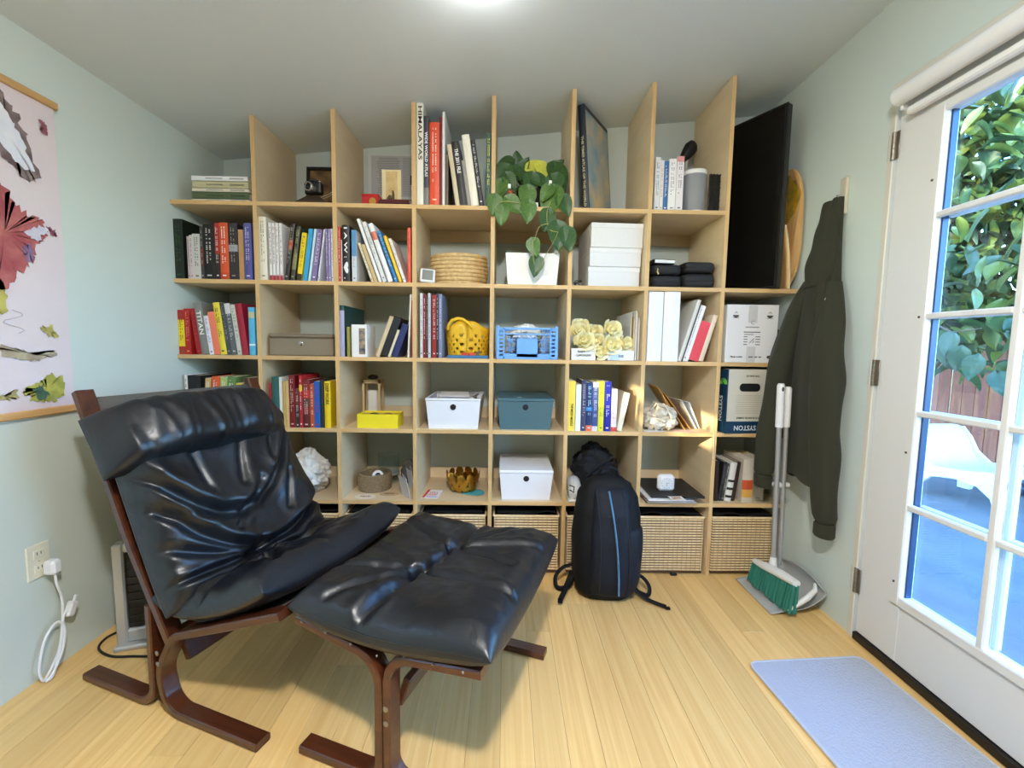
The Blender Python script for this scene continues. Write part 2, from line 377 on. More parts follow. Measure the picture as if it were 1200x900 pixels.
for row, dz in (('T', -.03), ('T', None), ('D', .03), ('E', .03), ('C', .02)):
    if dz is None: continue
    for c in range(8):
        if row == 'T' and c == 7: continue
        a, b = xs[c]+BT/2, xs[c+1]-BT/2; z = ROWZ[row]+math.copysign(BT/2, dz)+dz
        h = abs(dz)*2
        MB().box(((a+b)/2, SD-.008, z), (b-a, .014, h)).done('cleat', PLYH, shelf)

# ================================================================ BOOKS
PAGES = mat('book_pages', (228, 219, 196), .8, bump=(300, .2, .001))
BOTPX = {'T': 241, 'B': 330, 'C': 418, 'D': 502, 'E': 586}
_labels = set(); BOOKZ = {}
def uniq(l):
    assert l not in _labels, l
    assert 4 <= len(l.split()) <= 16, (len(l.split()), l)
    _labels.add(l); return l
def book(row, bl, br, ty, col, label, tl=None, yf=.012, d=.17, txt=None, tc=(240, 240, 235), tpos=(.5, .8), bands=(), pr=True, hard=True, group=None, rough=.45, cover_mat=None, name='book', cat='book', tsize=.75, back=None):
    zb = TOPZ[row]; py = BOTPX[row]
    x0, x1 = at(bl, py, 1, yf).x, at(br, py, 1, yf).x
    if tl is None: zt = at((bl+br)/2, ty, 1, yf).z; a = 0.0
    else:
        p = at(tl, ty, 1, yf); zt = p.z; a = math.atan2(p.x-x0, zt-zb)
    w = (x1-x0)*math.cos(a)-.0004; h = (zt-zb)/math.cos(a) - (abs(w*math.sin(a)) if a > 0 else 0)
    h = max(h, .03)
    o = thing(name, uniq(label), cat, (x0, yf, zb+(w*math.sin(a) if a > 0 else 0)), rot=(0, a, 0), group=group)
    BOOKZ[o.name] = zb
    t = .0022 if hard else .0008; t = min(t, w*.25); ov = .003 if hard else .0003
    cm = cover_mat or flat(col, rough)
    b = MB()
    b.box((t/2, d/2, h/2), (t, d, h), .0006); b.box((w-t/2, d/2, h/2), (t, d, h), .0006)
    # rounded spine
    n = 6; bul = min(.004, w*.12) if hard else .0006; poly = []
    for k in range(n+1): s_ = k/n; poly.append((w*s_, -bul*math.sin(math.pi*s_), 0))
    poly += [(w, t*1.2, 0), (0, t*1.2, 0)]
    b.prism(poly[::-1], (0, 0, h), (0, 0, 0))
    b.done('cover', cm, o)
    if w-2*t > .0006: MB().box((w/2, d/2, h/2), (w-2*t, d-2*t-.004, h-2*ov-.0004)).done('pages', PAGES if back is None else flat(back, .8), o)
    yo = -bul-.0004
    for z0, z1, c in bands:
        bw = MB(); n2 = 6; P = [(w*k/n2, -bul*math.sin(math.pi*k/n2)-.0005, 0) for k in range(n2+1)]; P += [(w, .0002, 0), (0, .0002, 0)]
        bw.prism(P[::-1], (0, 0, h*z1), (0, 0, h*z0)); bw.done('spine_band', flat(c, rough), o)
    yo -= .0006
    if txt:
        ln = h*(tpos[1]-tpos[0]); lettering(txt, w*tsize, tc, o, (w/2, yo, h*(1-(tpos[0]+tpos[1])/2)), SPINE, width=ln, name='spine_lettering')
    elif pr and w > .006:
        q = random.Random(label); b = MB(); z = h*.93; rows = 1 if w < .016 else 2
        while z > h*.3:
            L = q.uniform(.0025, .0085)
            if q.random() < .86:
                for r in range(rows):
                    xx = w*(.5 if rows == 1 else (.36 if r == 0 else .64))
                    if r == 0 or q.random() < .7: b.box((xx, yo+.0003, z-L/2), (w*(.20 if rows == 1 else .12)*q.uniform(.7, 1.1), .0006, L*q.uniform(.7, 1)))
            z -= L+(.0012 if q.random() < .8 else q.uniform(.004, .012))
        if b.v: b.box((w/2, yo+.0003, h*.07), (w*.4, .0006, .006)); b.done('spine_print', flat(tc, .5), o)['kind'] = 'stuff'
    return o
WH, BK, GR = (236, 234, 228), (24, 23, 24), (120, 120, 118)
# --- second shelf, against the left wall
s = ' on second shelf by left wall'
g = 'books on the second shelf by the left wall'
book('B', 200.5, 211.5, 256.5, (22, 30, 22), 'tall black book with dark green spine'+s, tc=(40, 90, 45), d=.27, group=g)
book('B', 221, 224, 277, (196, 178, 180), 'thin dusty pink paperback beside tall black book'+s, hard=False, tc=(90, 80, 80), group=g)
book('B', 224, 227.4, 275.5, (214, 196, 200), 'thin pale pink paperback next to dusty pink one'+s, hard=False, tc=(110, 90, 90), group=g)
book('B', 227.4, 236.2, 274, (205, 203, 196), 'off-white paperback with grey print'+s, hard=False, tc=(90, 90, 88), group=g)
book('B', 236.4, 240, 266, (70, 66, 64), 'thin dark grey paperback'+s, hard=False, tc=(170, 170, 170), bands=[(.25, .6, (110, 50, 44))], group=g)
book('B', 240.2, 253.4, 263, (24, 22, 22), 'thick plain black hardback'+s, tc=(200, 198, 190), tpos=(.34, .55), tsize=.3, group=g)
book('B', 253.6, 259, 261.4, (160, 40, 34), 'narrow red and black hardback with white spine lettering'+s, tc=(235, 220, 210), tpos=(.1, .85), bands=[(0, .45, (40, 28, 28))], group=g)
book('B', 259.2, 269.4, 261, (214, 84, 40), 'orange hardback with white spine lettering'+s, tc=(250, 235, 220), tpos=(.08, .6), tsize=.55, bands=[(.0, .12, (196, 70, 34))], group=g)
book('B', 269.6, 280.2, 261.6, (46, 42, 44), 'charcoal hardback with pale moon on spine'+s, tc=(150, 140, 130), bands=[(.5, .62, (160, 164, 172))], group=g)
book('B', 281, 286.8, 269, (186, 140, 92), 'plain tan paperback'+s, hard=False, pr=False, group=g)
book('B', 287.4, 296.6, 261.6, (82, 84, 150), 'blue violet hardback with white lettering'+s, tc=(205, 205, 225), group=g)
# --- second shelf, next compartment
s = ' on second shelf left of centre'; g = 'books on the second shelf in the second compartment'
book('B', 304, 315.6, 254, (232, 226, 208), 'tall cream hardback'+s, tc=(150, 145, 130), d=.23, group=g)
for k in range(4):
    book('B', 315.8+k*4.3, 320+k*4.3, 261+k*.2, (236, 232, 230), 'white paperback with red foot band from a matching set of four'+s if False else ['first', 'second', 'third', 'fourth'][k]+' white red-footed paperback of a matching set, counted from cream hardback', hard=False, tc=(120, 100, 120), bands=[(0, .09, (190, 40, 50))], d=.2, group='white paperbacks with red foot bands')
book('B', 333.4, 340, 262, (48, 40, 34), 'leaning black and orange hardback'+s, tl=345.4, bands=[(.55, .72, (170, 70, 40))], tc=(200, 190, 170), group=g)
book('B', 340.4, 346.8, 265, (62, 60, 48), 'leaning dark olive hardback'+s, tl=353, tc=(190, 190, 120), bands=[(.2, .5, (130, 128, 84))], group=g)
book('B', 348, 355.4, 272, (238, 208, 30), 'leaning bright yellow paperback'+s, tl=355, hard=False, tc=(70, 60, 20), bands=[(0, .14, (60, 50, 30))], group=g)
book('B', 355.8, 362.8, 267.4, (60, 164, 214), 'leaning sky blue paperback'+s, tl=363, hard=False, pr=False, group=g)
book('B', 363, 367, 268, (206, 232, 240), 'leaning thin pale blue paperback'+s, tl=371, hard=False, pr=False, group=g)
for k, (a, b, c, n) in enumerate([(367.4, 376, (132, 116, 164), 'wide violet journal'), (376.2, 378.4, (240, 240, 244), 'thin white journal'), (378.6, 382, (140, 124, 176), 'narrow violet journal'), (382.2, 386, (160, 146, 196), 'pale violet journal'), (386.2, 389, (236, 234, 242), 'white violet-printed journal')]):
    book('B', a, b, 268, c, n+s, tl=a+(3.2 if k == 0 else 2.2-k*.5), hard=False, tc=(250, 248, 255) if k in (0, 2, 3) else (110, 90, 150), group=g)
# --- second shelf, third compartment
s = ' on second shelf beside straw basket compartment'; s = ' on second shelf, third compartment'; g = 'books on the second shelf in the third compartment'
book('B', 396, 399.6, 265.6, (206, 60, 44), 'narrow red upright hardback'+s, tc=(250, 220, 210), group=g)
book('B', 399.8, 401.4, 281, (220, 216, 214), 'very thin pale booklet'+s, hard=False, pr=False, group=g)
book('B', 401.6, 413.4, 263.6, (20, 19, 20), 'black hardback with white symbols down spine'+s, tl=401, txt='I A W : ♥ ,', tc=(245, 245, 245), tpos=(.04, .95), tsize=.6, group=g)
book('B', 414, 421.4, 269.6, (214, 218, 222), 'white paperback with blue top'+s, tl=413, hard=False, tc=(120, 130, 150), bands=[(.5, 1, (90, 150, 200))], group=g)
book('B', 434, 438, 285, (226, 212, 178), 'short leaning cream booklet'+s, tl=418, hard=False, tc=(160, 140, 110), group=g)
book('B', 438.2, 443.4, 287, (206, 180, 130), 'short leaning tan booklet'+s, tl=422.4, hard=False, pr=False, group=g)
book('B', 444, 448.8, 258.4, (238, 238, 238), 'tallest leaning white hardback'+s, tl=414.4, pr=False, d=.24, group=g)
book('B', 449, 455, 261.6, (228, 228, 226), 'leaning white paperback with grey print'+s, tl=421.8, hard=False, tc=(120, 120, 120), d=.22, group=g)
book('B', 455.2, 462.8, 263.6, (240, 240, 240), 'leaning white hardback with small red mark'+s, tl=429, tc=(200, 110, 100), d=.21, bands=[(.72, .86, (224, 120, 100))], pr=False, group=g)
book('B', 463, 467.8, 271.4, (28, 124, 190), 'leaning blue paperback with white lettering'+s, tl=442, hard=False, group=g)
book('B', 468, 472.8, 276.4, (240, 192, 40), 'leaning golden yellow hardback'+s, tl=450.6, pr=False, group=g)
book('B', 473, 477.4, 279, (236, 230, 222), 'leaning white paperback beside golden yellow book'+s, tl=459, hard=False, tc=(150, 150, 150), group=g)
book('B', 477.6, 482.9, 267, (228, 92, 66), 'upright orange red hardback by upright board'+s, tc=(200, 70, 50), tl=476.6, group=g)
# --- third shelf, against the left wall
s = ' on third shelf by left wall'; g = 'books on the third shelf by the left wall'
book('C', 211.4, 219.4, 363, (236, 210, 40), 'yellow and red paperback'+s, tl=208, hard=False, tc=(120, 90, 20), bands=[(.78, 1, (176, 32, 36)), (0, .18, (170, 50, 30))], group=g)
book('C', 219.6, 227.6, 361.6, (178, 34, 30), 'bright red paperback'+s, tl=214.6, hard=False, tc=(230, 150, 130), group=g)
book('C', 227.8, 234.4, 361.6, (158, 22, 32), 'deep red paperback beside grey TITAN book'+s, tl=220.6, hard=False, tc=(190, 60, 60), group=g)
book('C', 235, 245, 355, (128, 126, 120), 'thick grey hardback lettered TITAN'+s, tl=225.8, txt='TITAN', tc=(240, 238, 230), tpos=(.16, .62), tsize=.8, d=.2, group=g)
book('C', 245.2, 250.8, 370, (230, 226, 234), 'thin white violet-lettered paperback'+s, tl=238.6, hard=False, tc=(120, 90, 150), group=g)
book('C', 251, 259, 365.6, (240, 126, 96), 'salmon orange paperback'+s, tl=243, hard=False, pr=False, group=g)
book('C', 259.2, 266.8, 355, (232, 210, 62), 'yellow hardback with black spine lettering'+s, tl=247.6, tc=(40, 36, 24), tpos=(.08, .6), group=g)
book('C', 267, 272, 355, (66, 72, 78), 'slim slate grey hardback'+s, tl=256.2, tc=(150, 150, 150), group=g)
book('C', 272.2, 278.8, 356, (92, 98, 100), 'slate grey paperback with white top'+s, tl=261, hard=False, tc=(210, 210, 210), bands=[(.8, 1, (214, 214, 210))], group=g)
book('C', 279, 284.2, 357.4, (206, 206, 194), 'pale grey green paperback'+s, tl=268, hard=False, tc=(110, 120, 110), group=g)
book('C', 284.4, 292.2, 356, (158, 30, 52), 'plain crimson hardback'+s, tl=275, pr=False, d=.2, group=g)
book('C', 292.8, 300.2, 360, (88, 184, 226), 'light blue hardback beside upright board'+s, tl=290, tc=(220, 210, 160), pr=False, bands=[(.78, .9, (190, 190, 150)), (.2, .24, (220, 235, 240))], group=g)
# --- third shelf, third compartment
s = ' on third shelf between cash box and magazines'; g = 'books on the third shelf in the third compartment'
book('C', 399, 404.5, 357.6, (26, 66, 62), 'tall dark green folder with lavender spine'+s, tl=398.4, d=.3, bands=[(0, .9, (170, 168, 200))], pr=False, group=g, name='folder', cat='folder')
book('C', 407, 410.5, 383, (150, 146, 70), 'thin olive booklet'+s, tl=406.6, hard=False, pr=False, group=g)
o = book('C', 412.4, 431, 380.4, (238, 237, 234), 'white hardback with colour photo on spine'+s, pr=False, d=.13, group=g)
MB().box((.053, -.0052, .075), (.03, .001, .125)).done('spine_photo', mat('photo_print', (70, 76, 96), .4, var=(40, (190, 160, 120))), o)
book('C', 440.4, 445.8, 370.4, (208, 186, 148), 'leaning tan hardback'+s, tl=459, pr=False, group=g)
book('C', 446.4, 457, 371, (28, 28, 32), 'leaning black album'+s, tl=467, tc=(120, 120, 120), pr=False, group=g)
book('C', 457.4, 461, 386, (222, 210, 176), 'leaning thin cream notebook'+s, tl=468.4, pr=False, group=g)
book('C', 463, 472.6, 378, (34, 44, 96), 'leaning navy blue hardback'+s, tl=475, tc=(180, 190, 220), pr=False, group=g)
book('C', 478, 480.4, 344.6, (232, 222, 206), 'tall thin cream sheet folder'+s, tl=481, hard=False, pr=False, d=.24, group=g, name='folder', cat='folder')
book('C', 480.8, 482.6, 352, (150, 40, 36), 'tall thin dark red booklet beside cream folder'+s, hard=False, pr=False, d=.2, group=g)
# --- third shelf, magazines
s = ' beside yellow basket'; g = 'magazines on the third shelf'
for k, (a, b, c, tcx, n) in enumerate([(492.4, 495.6, (206, 206, 206), (60, 60, 60), 'white magazine with black print'), (495.8, 499.2, (120, 24, 30), (230, 200, 200), 'dark red magazine'), (499.4, 501.6, (60, 50, 52), (150, 150, 150), 'thin charcoal magazine'), (501.8, 504.8, (196, 196, 200), (90, 90, 95), 'silver grey magazine'), (505, 506.4, (36, 34, 36), (160, 160, 160), 'thin black magazine'), (506.6, 511, (158, 30, 32), (240, 220, 220), 'bright red magazine'), (511.2, 514, (30, 30, 34), (190, 190, 190), 'black magazine'), (514.2, 518, (120, 130, 160), (200, 205, 220), 'grey blue magazine')]):
    book('C', a, b, 343.5+(k % 3), c, 'tall '+n+s, hard=False, tc=tcx, tl=a-3.2+k*.25, d=.22, group=g, name='magazine', cat='magazine')
# --- third shelf, binders
s = ' on third shelf beside white carton'; g = 'books on the third shelf beside the white carton'
book('C', 757.6, 775.2, 341.6, (232, 233, 238), 'first thick white ring binder beside upright board'+s, tl=760.8, d=.27, pr=False, group='white ring binders', name='ring_binder', cat='binder')
book('C', 775.6, 795, 341.6, (236, 232, 222), 'second thick white ring binder beside leaning grey folder'+s, tl=779, d=.27, pr=False, group='white ring binders', name='ring_binder', cat='binder')
book('C', 795.4, 800, 351, (214, 210, 200), 'leaning pale grey folder'+s, tl=820.4, d=.24, pr=False, group=g, name='folder', cat='folder')
book('C', 800.2, 802.4, 357, (60, 58, 60), 'leaning thin black booklet'+s, tl=824.6, hard=False, pr=False, group=g)
book('C', 802.6, 806, 358, (228, 226, 222), 'leaning thin white book'+s, tl=827, tc=(90, 90, 90), group=g)
book('C', 806.2, 810.4, 358.4, (238, 236, 232), 'leaning white booklet beside red folder'+s, tl=830, hard=False, pr=False, group=g)
book('C', 811, 826, 375, (222, 64, 74), 'thick bright red folder'+s, tl=829.4, d=.22, pr=False, hard=False, group=g, name='folder', cat='folder')
book('C', 826.6, 832.6, 367.6, (226, 206, 178), 'leaning cream tan book'+s, tl=836, pr=False, group=g)
# --- fourth shelf, behind the armchair
s = ' on fourth shelf behind armchair'; g = 'books on the fourth shelf behind the armchair'
book('D', 219, 222.6, 438.6, (226, 226, 222), 'white book with black dotted top edge'+s, tc=(40, 40, 40), d=.22, group=g)
book('D', 222.8, 238, 440, (24, 24, 26), 'thick black slab-like album'+s, pr=False, d=.24, group=g)
book('D', 238.4, 245, 443, (206, 170, 112), 'tan paperback'+s, tl=243, hard=False, group=g)
book('D', 246, 255.6, 441, (224, 92, 44), 'orange hardback'+s, tl=249, group=g)
book('D', 256, 264, 441.6, (170, 190, 110), 'pale green paperback'+s, tl=258, hard=False, group=g)
book('D', 264.4, 274, 441, (96, 130, 74), 'mid green hardback'+s, tl=266, group=g)
book('D', 274.4, 281, 449, (232, 200, 50), 'short yellow paperback'+s, tl=276, hard=False, group=g)
book('D', 288, 298, 443, (90, 70, 60), 'brown paperback beside upright board'+s, hard=False, group=g)
# --- fourth shelf, second compartment
s = ' on fourth shelf, second compartment'; g = 'books on the fourth shelf in the second compartment'
book('D', 316.6, 319.6, 449, (150, 34, 44), 'small dark red paperback behind pillow'+s, hard=False, pr=False, group=g)
book('D', 320, 328.4, 441.4, (40, 92, 86), 'plain teal green hardback'+s, pr=False, group=g)
book('D', 328.6, 332, 442, (222, 220, 208), 'narrow white paperback'+s, hard=False, pr=False, group=g)
book('D', 332.2, 336, 447, (196, 164, 96), 'narrow gold hardback'+s, pr=False, group=g)
book('D', 336.2, 339.6, 446, (212, 176, 120), 'narrow tan paperback'+s, hard=False, pr=False, group=g)
book('D', 340.2, 346.8, 439.6, (120, 22, 28), 'dark red hardback with cream spine lettering'+s, tc=(220, 190, 180), d=.22, group=g)
book('D', 347, 351.4, 456, (108, 48, 44), 'short brown red paperback'+s, hard=False, tc=(210, 200, 190), bands=[(0, .55, (52, 46, 44))], group=g)
book('D', 351.6, 355.4, 440, (176, 38, 44), 'thin red book with yellow band'+s, bands=[(.7, .82, (236, 200, 60))], tc=(250, 230, 230), d=.2, group=g)
book('D', 355.6, 364, 445, (128, 40, 36), 'striped dark red and brown hardback'+s, bands=[(.45, .6, (96, 66, 56)), (.0, .3, (96, 36, 34)), (.62, .78, (190, 50, 46))], tc=(230, 200, 190), group=g)
book('D', 364.2, 368.8, 450, (190, 84, 54), 'rust orange paperback'+s, hard=False, tc=(240, 220, 200), group=g)
book('D', 369, 375.8, 447, (40, 96, 180), 'bright blue paperback with red lettering'+s, hard=False, tc=(190, 40, 60), group=g)
book('D', 376, 380, 445, (44, 50, 48), 'narrow black green hardback'+s, pr=False, group=g)
book('D', 381, 388.2, 447, (240, 206, 40), 'yellow hardback with black lettering'+s, txt='DEEP WORK', tc=(30, 28, 24), tpos=(.04, .5), tsize=.8, group=g)
# --- fourth shelf, in the sun
s = ' on fourth shelf above backpack'; g = 'books on the fourth shelf above the backpack'
book('D', 665.4, 673.4, 446.4, (240, 214, 84), 'yellow paperback with black title at foot'+s, txt='THE MESSY MIDDLE', tc=(40, 36, 20), tpos=(.45, .9), tsize=.5, hard=False, group=g)
book('D', 674, 680, 450.6, (232, 238, 242), 'plain white paperback'+s, hard=False, pr=False, group=g)
book('D', 680.4, 686, 445.6, (64, 64, 98), 'dark indigo book with pale patterned lettering'+s, tc=(200, 200, 210), tsize=.8, group=g)
book('D', 686.2, 693.2, 448.4, (26, 52, 104), 'dark blue hardback with orange foot'+s, bands=[(0, .12, (232, 112, 74)), (.42, .5, (50, 140, 210))], tc=(180, 210, 235), group=g)
book('D', 693.6, 700, 448, (228, 226, 230), 'white paperback with blue spine panel'+s, hard=False, bands=[(.1, .9, (64, 80, 140))], tc=(200, 210, 230), group=g)
book('D', 700.4, 707, 447, (222, 220, 60), 'lime yellow hardback'+s, tc=(130, 130, 50), group=g)
book('D', 707.4, 715, 447.4, (30, 34, 160), 'royal blue hardback with white lettering'+s, tc=(235, 235, 250), tpos=(.06, .6), tsize=.6, group=g)
book('D', 715.6, 722.2, 456, (232, 218, 218), 'pale pink paperback with red foot'+s, hard=False, tc=(200, 120, 110), bands=[(0, .1, (206, 60, 60))], group=g)
book('D', 722.6, 728.6, 460, (232, 224, 200), 'cream booklet leaning alone against upright board'+s, tl=733, hard=False, pr=False, d=.2, yf=.02, group=g)
# --- fifth shelf, right end
s = ' on fifth shelf behind broom'; g = 'books on the fifth shelf behind the broom'
book('E', 836.6, 841, 540, (44, 20, 22), 'dark maroon book'+s, tl=840, pr=False, yf=.04, group=g)
book('E', 841.2, 845.2, 541.6, (34, 36, 38), 'black book with grey spine line'+s, tl=849, tc=(90, 90, 90), yf=.04, group=g)
book('E', 845.4, 848.6, 543, (60, 62, 60), 'charcoal paperback'+s, tl=853.4, hard=False, tc=(200, 200, 200), yf=.04, group=g)
book('E', 848.8, 856.4, 541.6, (222, 220, 214), 'white book with black scalloped edge'+s, tl=858.6, pr=False, yf=.03, group=g, bands=[(.1, .16, (30, 28, 28)), (.3, .36, (30, 28, 28)), (.5, .56, (30, 28, 28))])
book('E', 857, 863, 541, (50, 36, 30), 'dark brown book'+s, tl=864.6, pr=False, yf=.04, group=g)
book('E', 865, 877.6, 537.6, (206, 196, 180), 'thick white book with orange flower print'+s, tl=868.6, pr=False, yf=.02, d=.2, bands=[(.3, .52, (206, 84, 44)), (.12, .3, (224, 170, 80))], group=g)
book('E', 881, 894, 538, (190, 182, 164), 'thick beige book beside flower-print book'+s, tc=(150, 140, 126), yf=.05, d=.2, group=g)
# --- top shelf, art books
s = ' on top shelf beside trailing plant'; g = 'tall books on the top shelf'
book('T', 488.6, 496.4, 120.6, (234, 230, 216), 'tallest white book lettered HIMALAYAS'+s, txt='HIMALAYAS', tc=(52, 44, 34), tpos=(.03, .55), tsize=.78, d=.25, group=g, hard=False)
book('T', 496.6, 502.8, 136, (62, 66, 76), 'slate book lettered WIDE WORLD ATLAS'+s, txt='WIDE WORLD ATLAS', tc=(245, 245, 245), tpos=(.18, .68), tsize=.72, d=.25, bands=[(0, .2, (120, 120, 118))], group=g)
book('T', 503.4, 515, 143.5, (222, 78, 42), 'thick orange red hardback'+s, tc=(250, 214, 190), tpos=(.04, .5), tsize=.35, d=.24, group=g)
book('T', 515.2, 518.6, 137, (110, 26, 30), 'narrow maroon hardback'+s, pr=False, d=.24, group=g)
book('T', 519, 522, 131, (226, 226, 224), 'tall thin white book with blue cover'+s, tl=518.6, pr=False, d=.26, group=g)
book('T', 522.6, 526.8, 181, (96, 80, 66), 'short brown paperback'+s, hard=False, pr=False, group=g)
book('T', 532.6, 538, 169.4, (206, 192, 160), 'leaning beige hardback'+s, tl=524.4, pr=False, d=.2, group=g)
book('T', 538.4, 548, 166, (44, 42, 44), 'leaning charcoal book with bold white title'+s, tl=529.4, txt='THE 2011 FILE', tc=(250, 250, 250), tpos=(.12, .5), tsize=.6, d=.22, group=g)
book('T', 548.2, 552.4, 188, (150, 146, 138), 'short leaning grey mottled book'+s, tl=541.4, pr=False, group=g)
book('T', 552.6, 561.6, 159, (236, 230, 214), 'leaning cream white hardback'+s, tl=538, pr=False, d=.22, group=g)
book('T', 562, 567.4, 164.6, (40, 40, 42), 'leaning slim black book'+s, tl=549, tc=(220, 220, 220), d=.2, group=g)
book('T', 569.2, 575, 156.4, (62, 92, 78), 'upright green book with yellow lettering'+s, tc=(226, 220, 110), tpos=(.12, .6), tsize=.7, d=.22, group=g)
# --- top shelf, right
s = ' on top shelf beside white speaker'; g = 'small books on the top shelf by the speaker'
book('T', 766.4, 772.4, 184, (230, 230, 230), 'white paperback against upright board'+s, hard=False, tc=(110, 120, 140), yf=.03, group=g)
book('T', 772.6, 776.6, 188, (226, 224, 226), 'thin white paperback with orange speck'+s, hard=False, tc=(200, 150, 90), yf=.03, group=g)
book('T', 776.8, 781.8, 188.6, (60, 110, 170), 'blue paperback with white lettering'+s, hard=False, yf=.03, group=g)
book('T', 782.4, 791, 186, (238, 238, 236), 'wide white paperback'+s, hard=False, tc=(150, 150, 150), yf=.03, group=g)
book('T', 791.4, 799.6, 183, (234, 228, 230), 'white paperback with pink red top'+s, hard=False, tc=(120, 110, 130), bands=[(.9, 1, (220, 150, 150))], yf=.03, group=g)
# --- top shelf, left: books lying flat
zz = TOPZ['T']; g = 'books lying flat on the top shelf'
for k, (h, c, x0, x1, l, bands) in enumerate([(.010, (226, 222, 206), 224, 293, 'thin cream book lying at the bottom of the flat stack on top shelf', None), (.026, (84, 100, 66), 224, 293, 'green hardback lying in the flat stack on top shelf', 1), (.014, (222, 216, 196), 224, 293, 'ivory book lying on green hardback in flat stack on top shelf', None), (.026, (196, 190, 150), 224, 293, 'pale olive hardback lying under white book in flat stack on top shelf', 1), (.020, (236, 236, 234), 223, 293, 'white book lying topmost on the flat stack on top shelf', None)]):
    a, b = at(x0, 230, 1, .02).x, at(x1, 230, 1, .02).x
    o = thing('book', uniq(l), 'book', ((a+b)/2, .02, zz), group=g)
    h *= 1.22; w = b-a-.004-.003*k; d = .2; t = .0022; q = MB()
    q.box((0, d/2, t/2), (w, d, t), .0006); q.box((0, d/2, h-t/2), (w, d, t), .0006); q.box((0, t/2, h/2), (w, t, h), .0006); q.done('cover', flat(c, .5), o)
    MB().box((0, d/2, h/2), (w-.006, d-.008, h-2*t)).done('pages', PAGES, o)
    q = MB(); q.box((w*.30, -.0004, h/2), (w*.25, .0006, h*.3)); q.box((-w*.1, -.0004, h/2), (w*.3, .0006, h*.22)); q.done('spine_print', flat([x*.72 for x in c], .5), o)['kind'] = 'stuff'
    zz += h
# the big atlas
o = book('T', 683, 691, 121, (26, 34, 48), 'huge navy atlas with blue map cover leaning on top shelf', tl=676.4, yf=.045, d=.30, txt='THE TIMES ATLAS OF THE WORLD', tc=(196, 190, 150), tpos=(.3, .97), tsize=.5, name='atlas')
o.rotation_euler.z = R(-34)
ATL = mat('atlas_map', (112, 150, 168), .4, var=(9, (204, 178, 130)))
mw = at(691, 241, 1, .045).x - at(683, 241, 1, .045).x
ztop = at(677.4, 121, 1, .045).z - TOPZ['T']
MB().box((mw+.0006, .15, ztop*.49), (.0012, .28, ztop*.93)).done('cover_map', ATL, o)
# ================================================================ THINGS ON THE SHELVES
def X(px, py, y): return at(px, py, 1, y).x
def Zp(px, py, y): return at(px, py, 1, y).z
def frame_item(name, label, cat, x0, x1, row, y=0.0, group=None, rotz=0.0):
    return thing(name, uniq(label), cat, ((x0+x1)/2, y, TOPZ[row]), rotz, group)
WHITE = (236, 236, 236)
# ---- top shelf, second compartment: picture, camera, case
x0 = X(360, 230, .36); x1 = PXS[1]-BT/2-.004; h = Zp(360, 195, .36)-TOPZ['T']; w = x1-x0
o = thing('picture_frame', uniq('dark framed picture leaning at the back of top shelf behind camera'), 'picture', ((x0+x1)/2-.003, .352, TOPZ['T']+.0012), rot=(R(-4), 0, 0))
fm = mat('frame_black', (22, 19, 18), .4); t = .018
for nm, c, d in (('frame_bar', (-w/2+t/2, 0, h/2), (t, .018, h)), ('frame_bar', (w/2-t/2, 0, h/2), (t, .018, h)), ('frame_bar', (0, 0, t/2), (w-2*t, .018, t)), ('frame_bar', (0, 0, h-t/2), (w-2*t, .018, t))): MB().box(c, d, .002).done(nm, fm, o)
MB().box((0, .003, h/2), (w-2*t, .006, h-2*t)).done('picture', mat('picture_brown', (66, 44, 32), .5, var=(14, (150, 116, 70))), o)
b = MB()
for s_ in (0, .012): b.tube([(-w*.32, -.002, h*.28+s_), (-w*.2, -.002, h*.42+s_), (-w*.05, -.002, h*.48+s_), (w*.1, -.002, h*.58+s_), (w*.36, -.002, h*.66+s_)], .002, 6)
b.done('printed_line', flat((200, 190, 170)), o)['kind'] = 'stuff'
x0, x1 = X(341, 236, .04), X(384, 236, .04)
o = frame_item('camera_case', 'dark brown leather case lying under small film camera', 'case', x0, x1, 'T', .03); w = x1-x0
MB().hexa([(-w/2, 0, 0), (w/2, 0, 0), (w/2, .16, 0), (-w/2, .16, 0), (-w*.1, .02, .045), (w*.2, .02, .05), (w*.2, .13, .05), (-w*.1, .13, .045)]).done('body', mat('brown_leather', (52, 38, 26), .5, bump=(80, .2, .003)), o)
MB().box((w*.05, -.001, .012), (w*.8, .002, .006), .0008).done('seam', flat((80, 60, 40)), o)
o = thing('film_camera', uniq('small black film camera with chrome lens ring on top shelf'), 'camera', (X(366, 225, .045), .03, TOPZ['T']+.0505), R(-12))
MB().box((0, .025, .028), (.085, .035, .055), .006).done('body', mat('camera_black', (20, 20, 22), .35), o)
MB().box((0, .025, .062), (.035, .03, .016), .004).done('viewfinder', mat('camera_black', (20, 20, 22), .35), o)
l = MB().lathe([(.0, 0), (.022, 0), (.022, .022), (.018, .026), (.018, .02), (0, .02)], 24).done('lens', mat('chrome', (210, 210, 212), .2, 1.0), o, True); l.rotation_euler = (R(90), 0, 0); l.location = (-.005, .008, .028)
l2 = MB().lathe([(0, .0), (.0165, .0), (.012, .004), (0, .006)], 20).done('glass', mat('lens_glass', (14, 16, 24), .08), l, True); l2.location = (0, 0, .0205)
for dx in (-.032, .03): MB().lathe([(0, 0), (.006, 0), (.006, .006), (0, .006)], 12, (dx, .025, .0555)).done('dial', mat('chrome', (210, 210, 212), .2, 1.0), o, True)
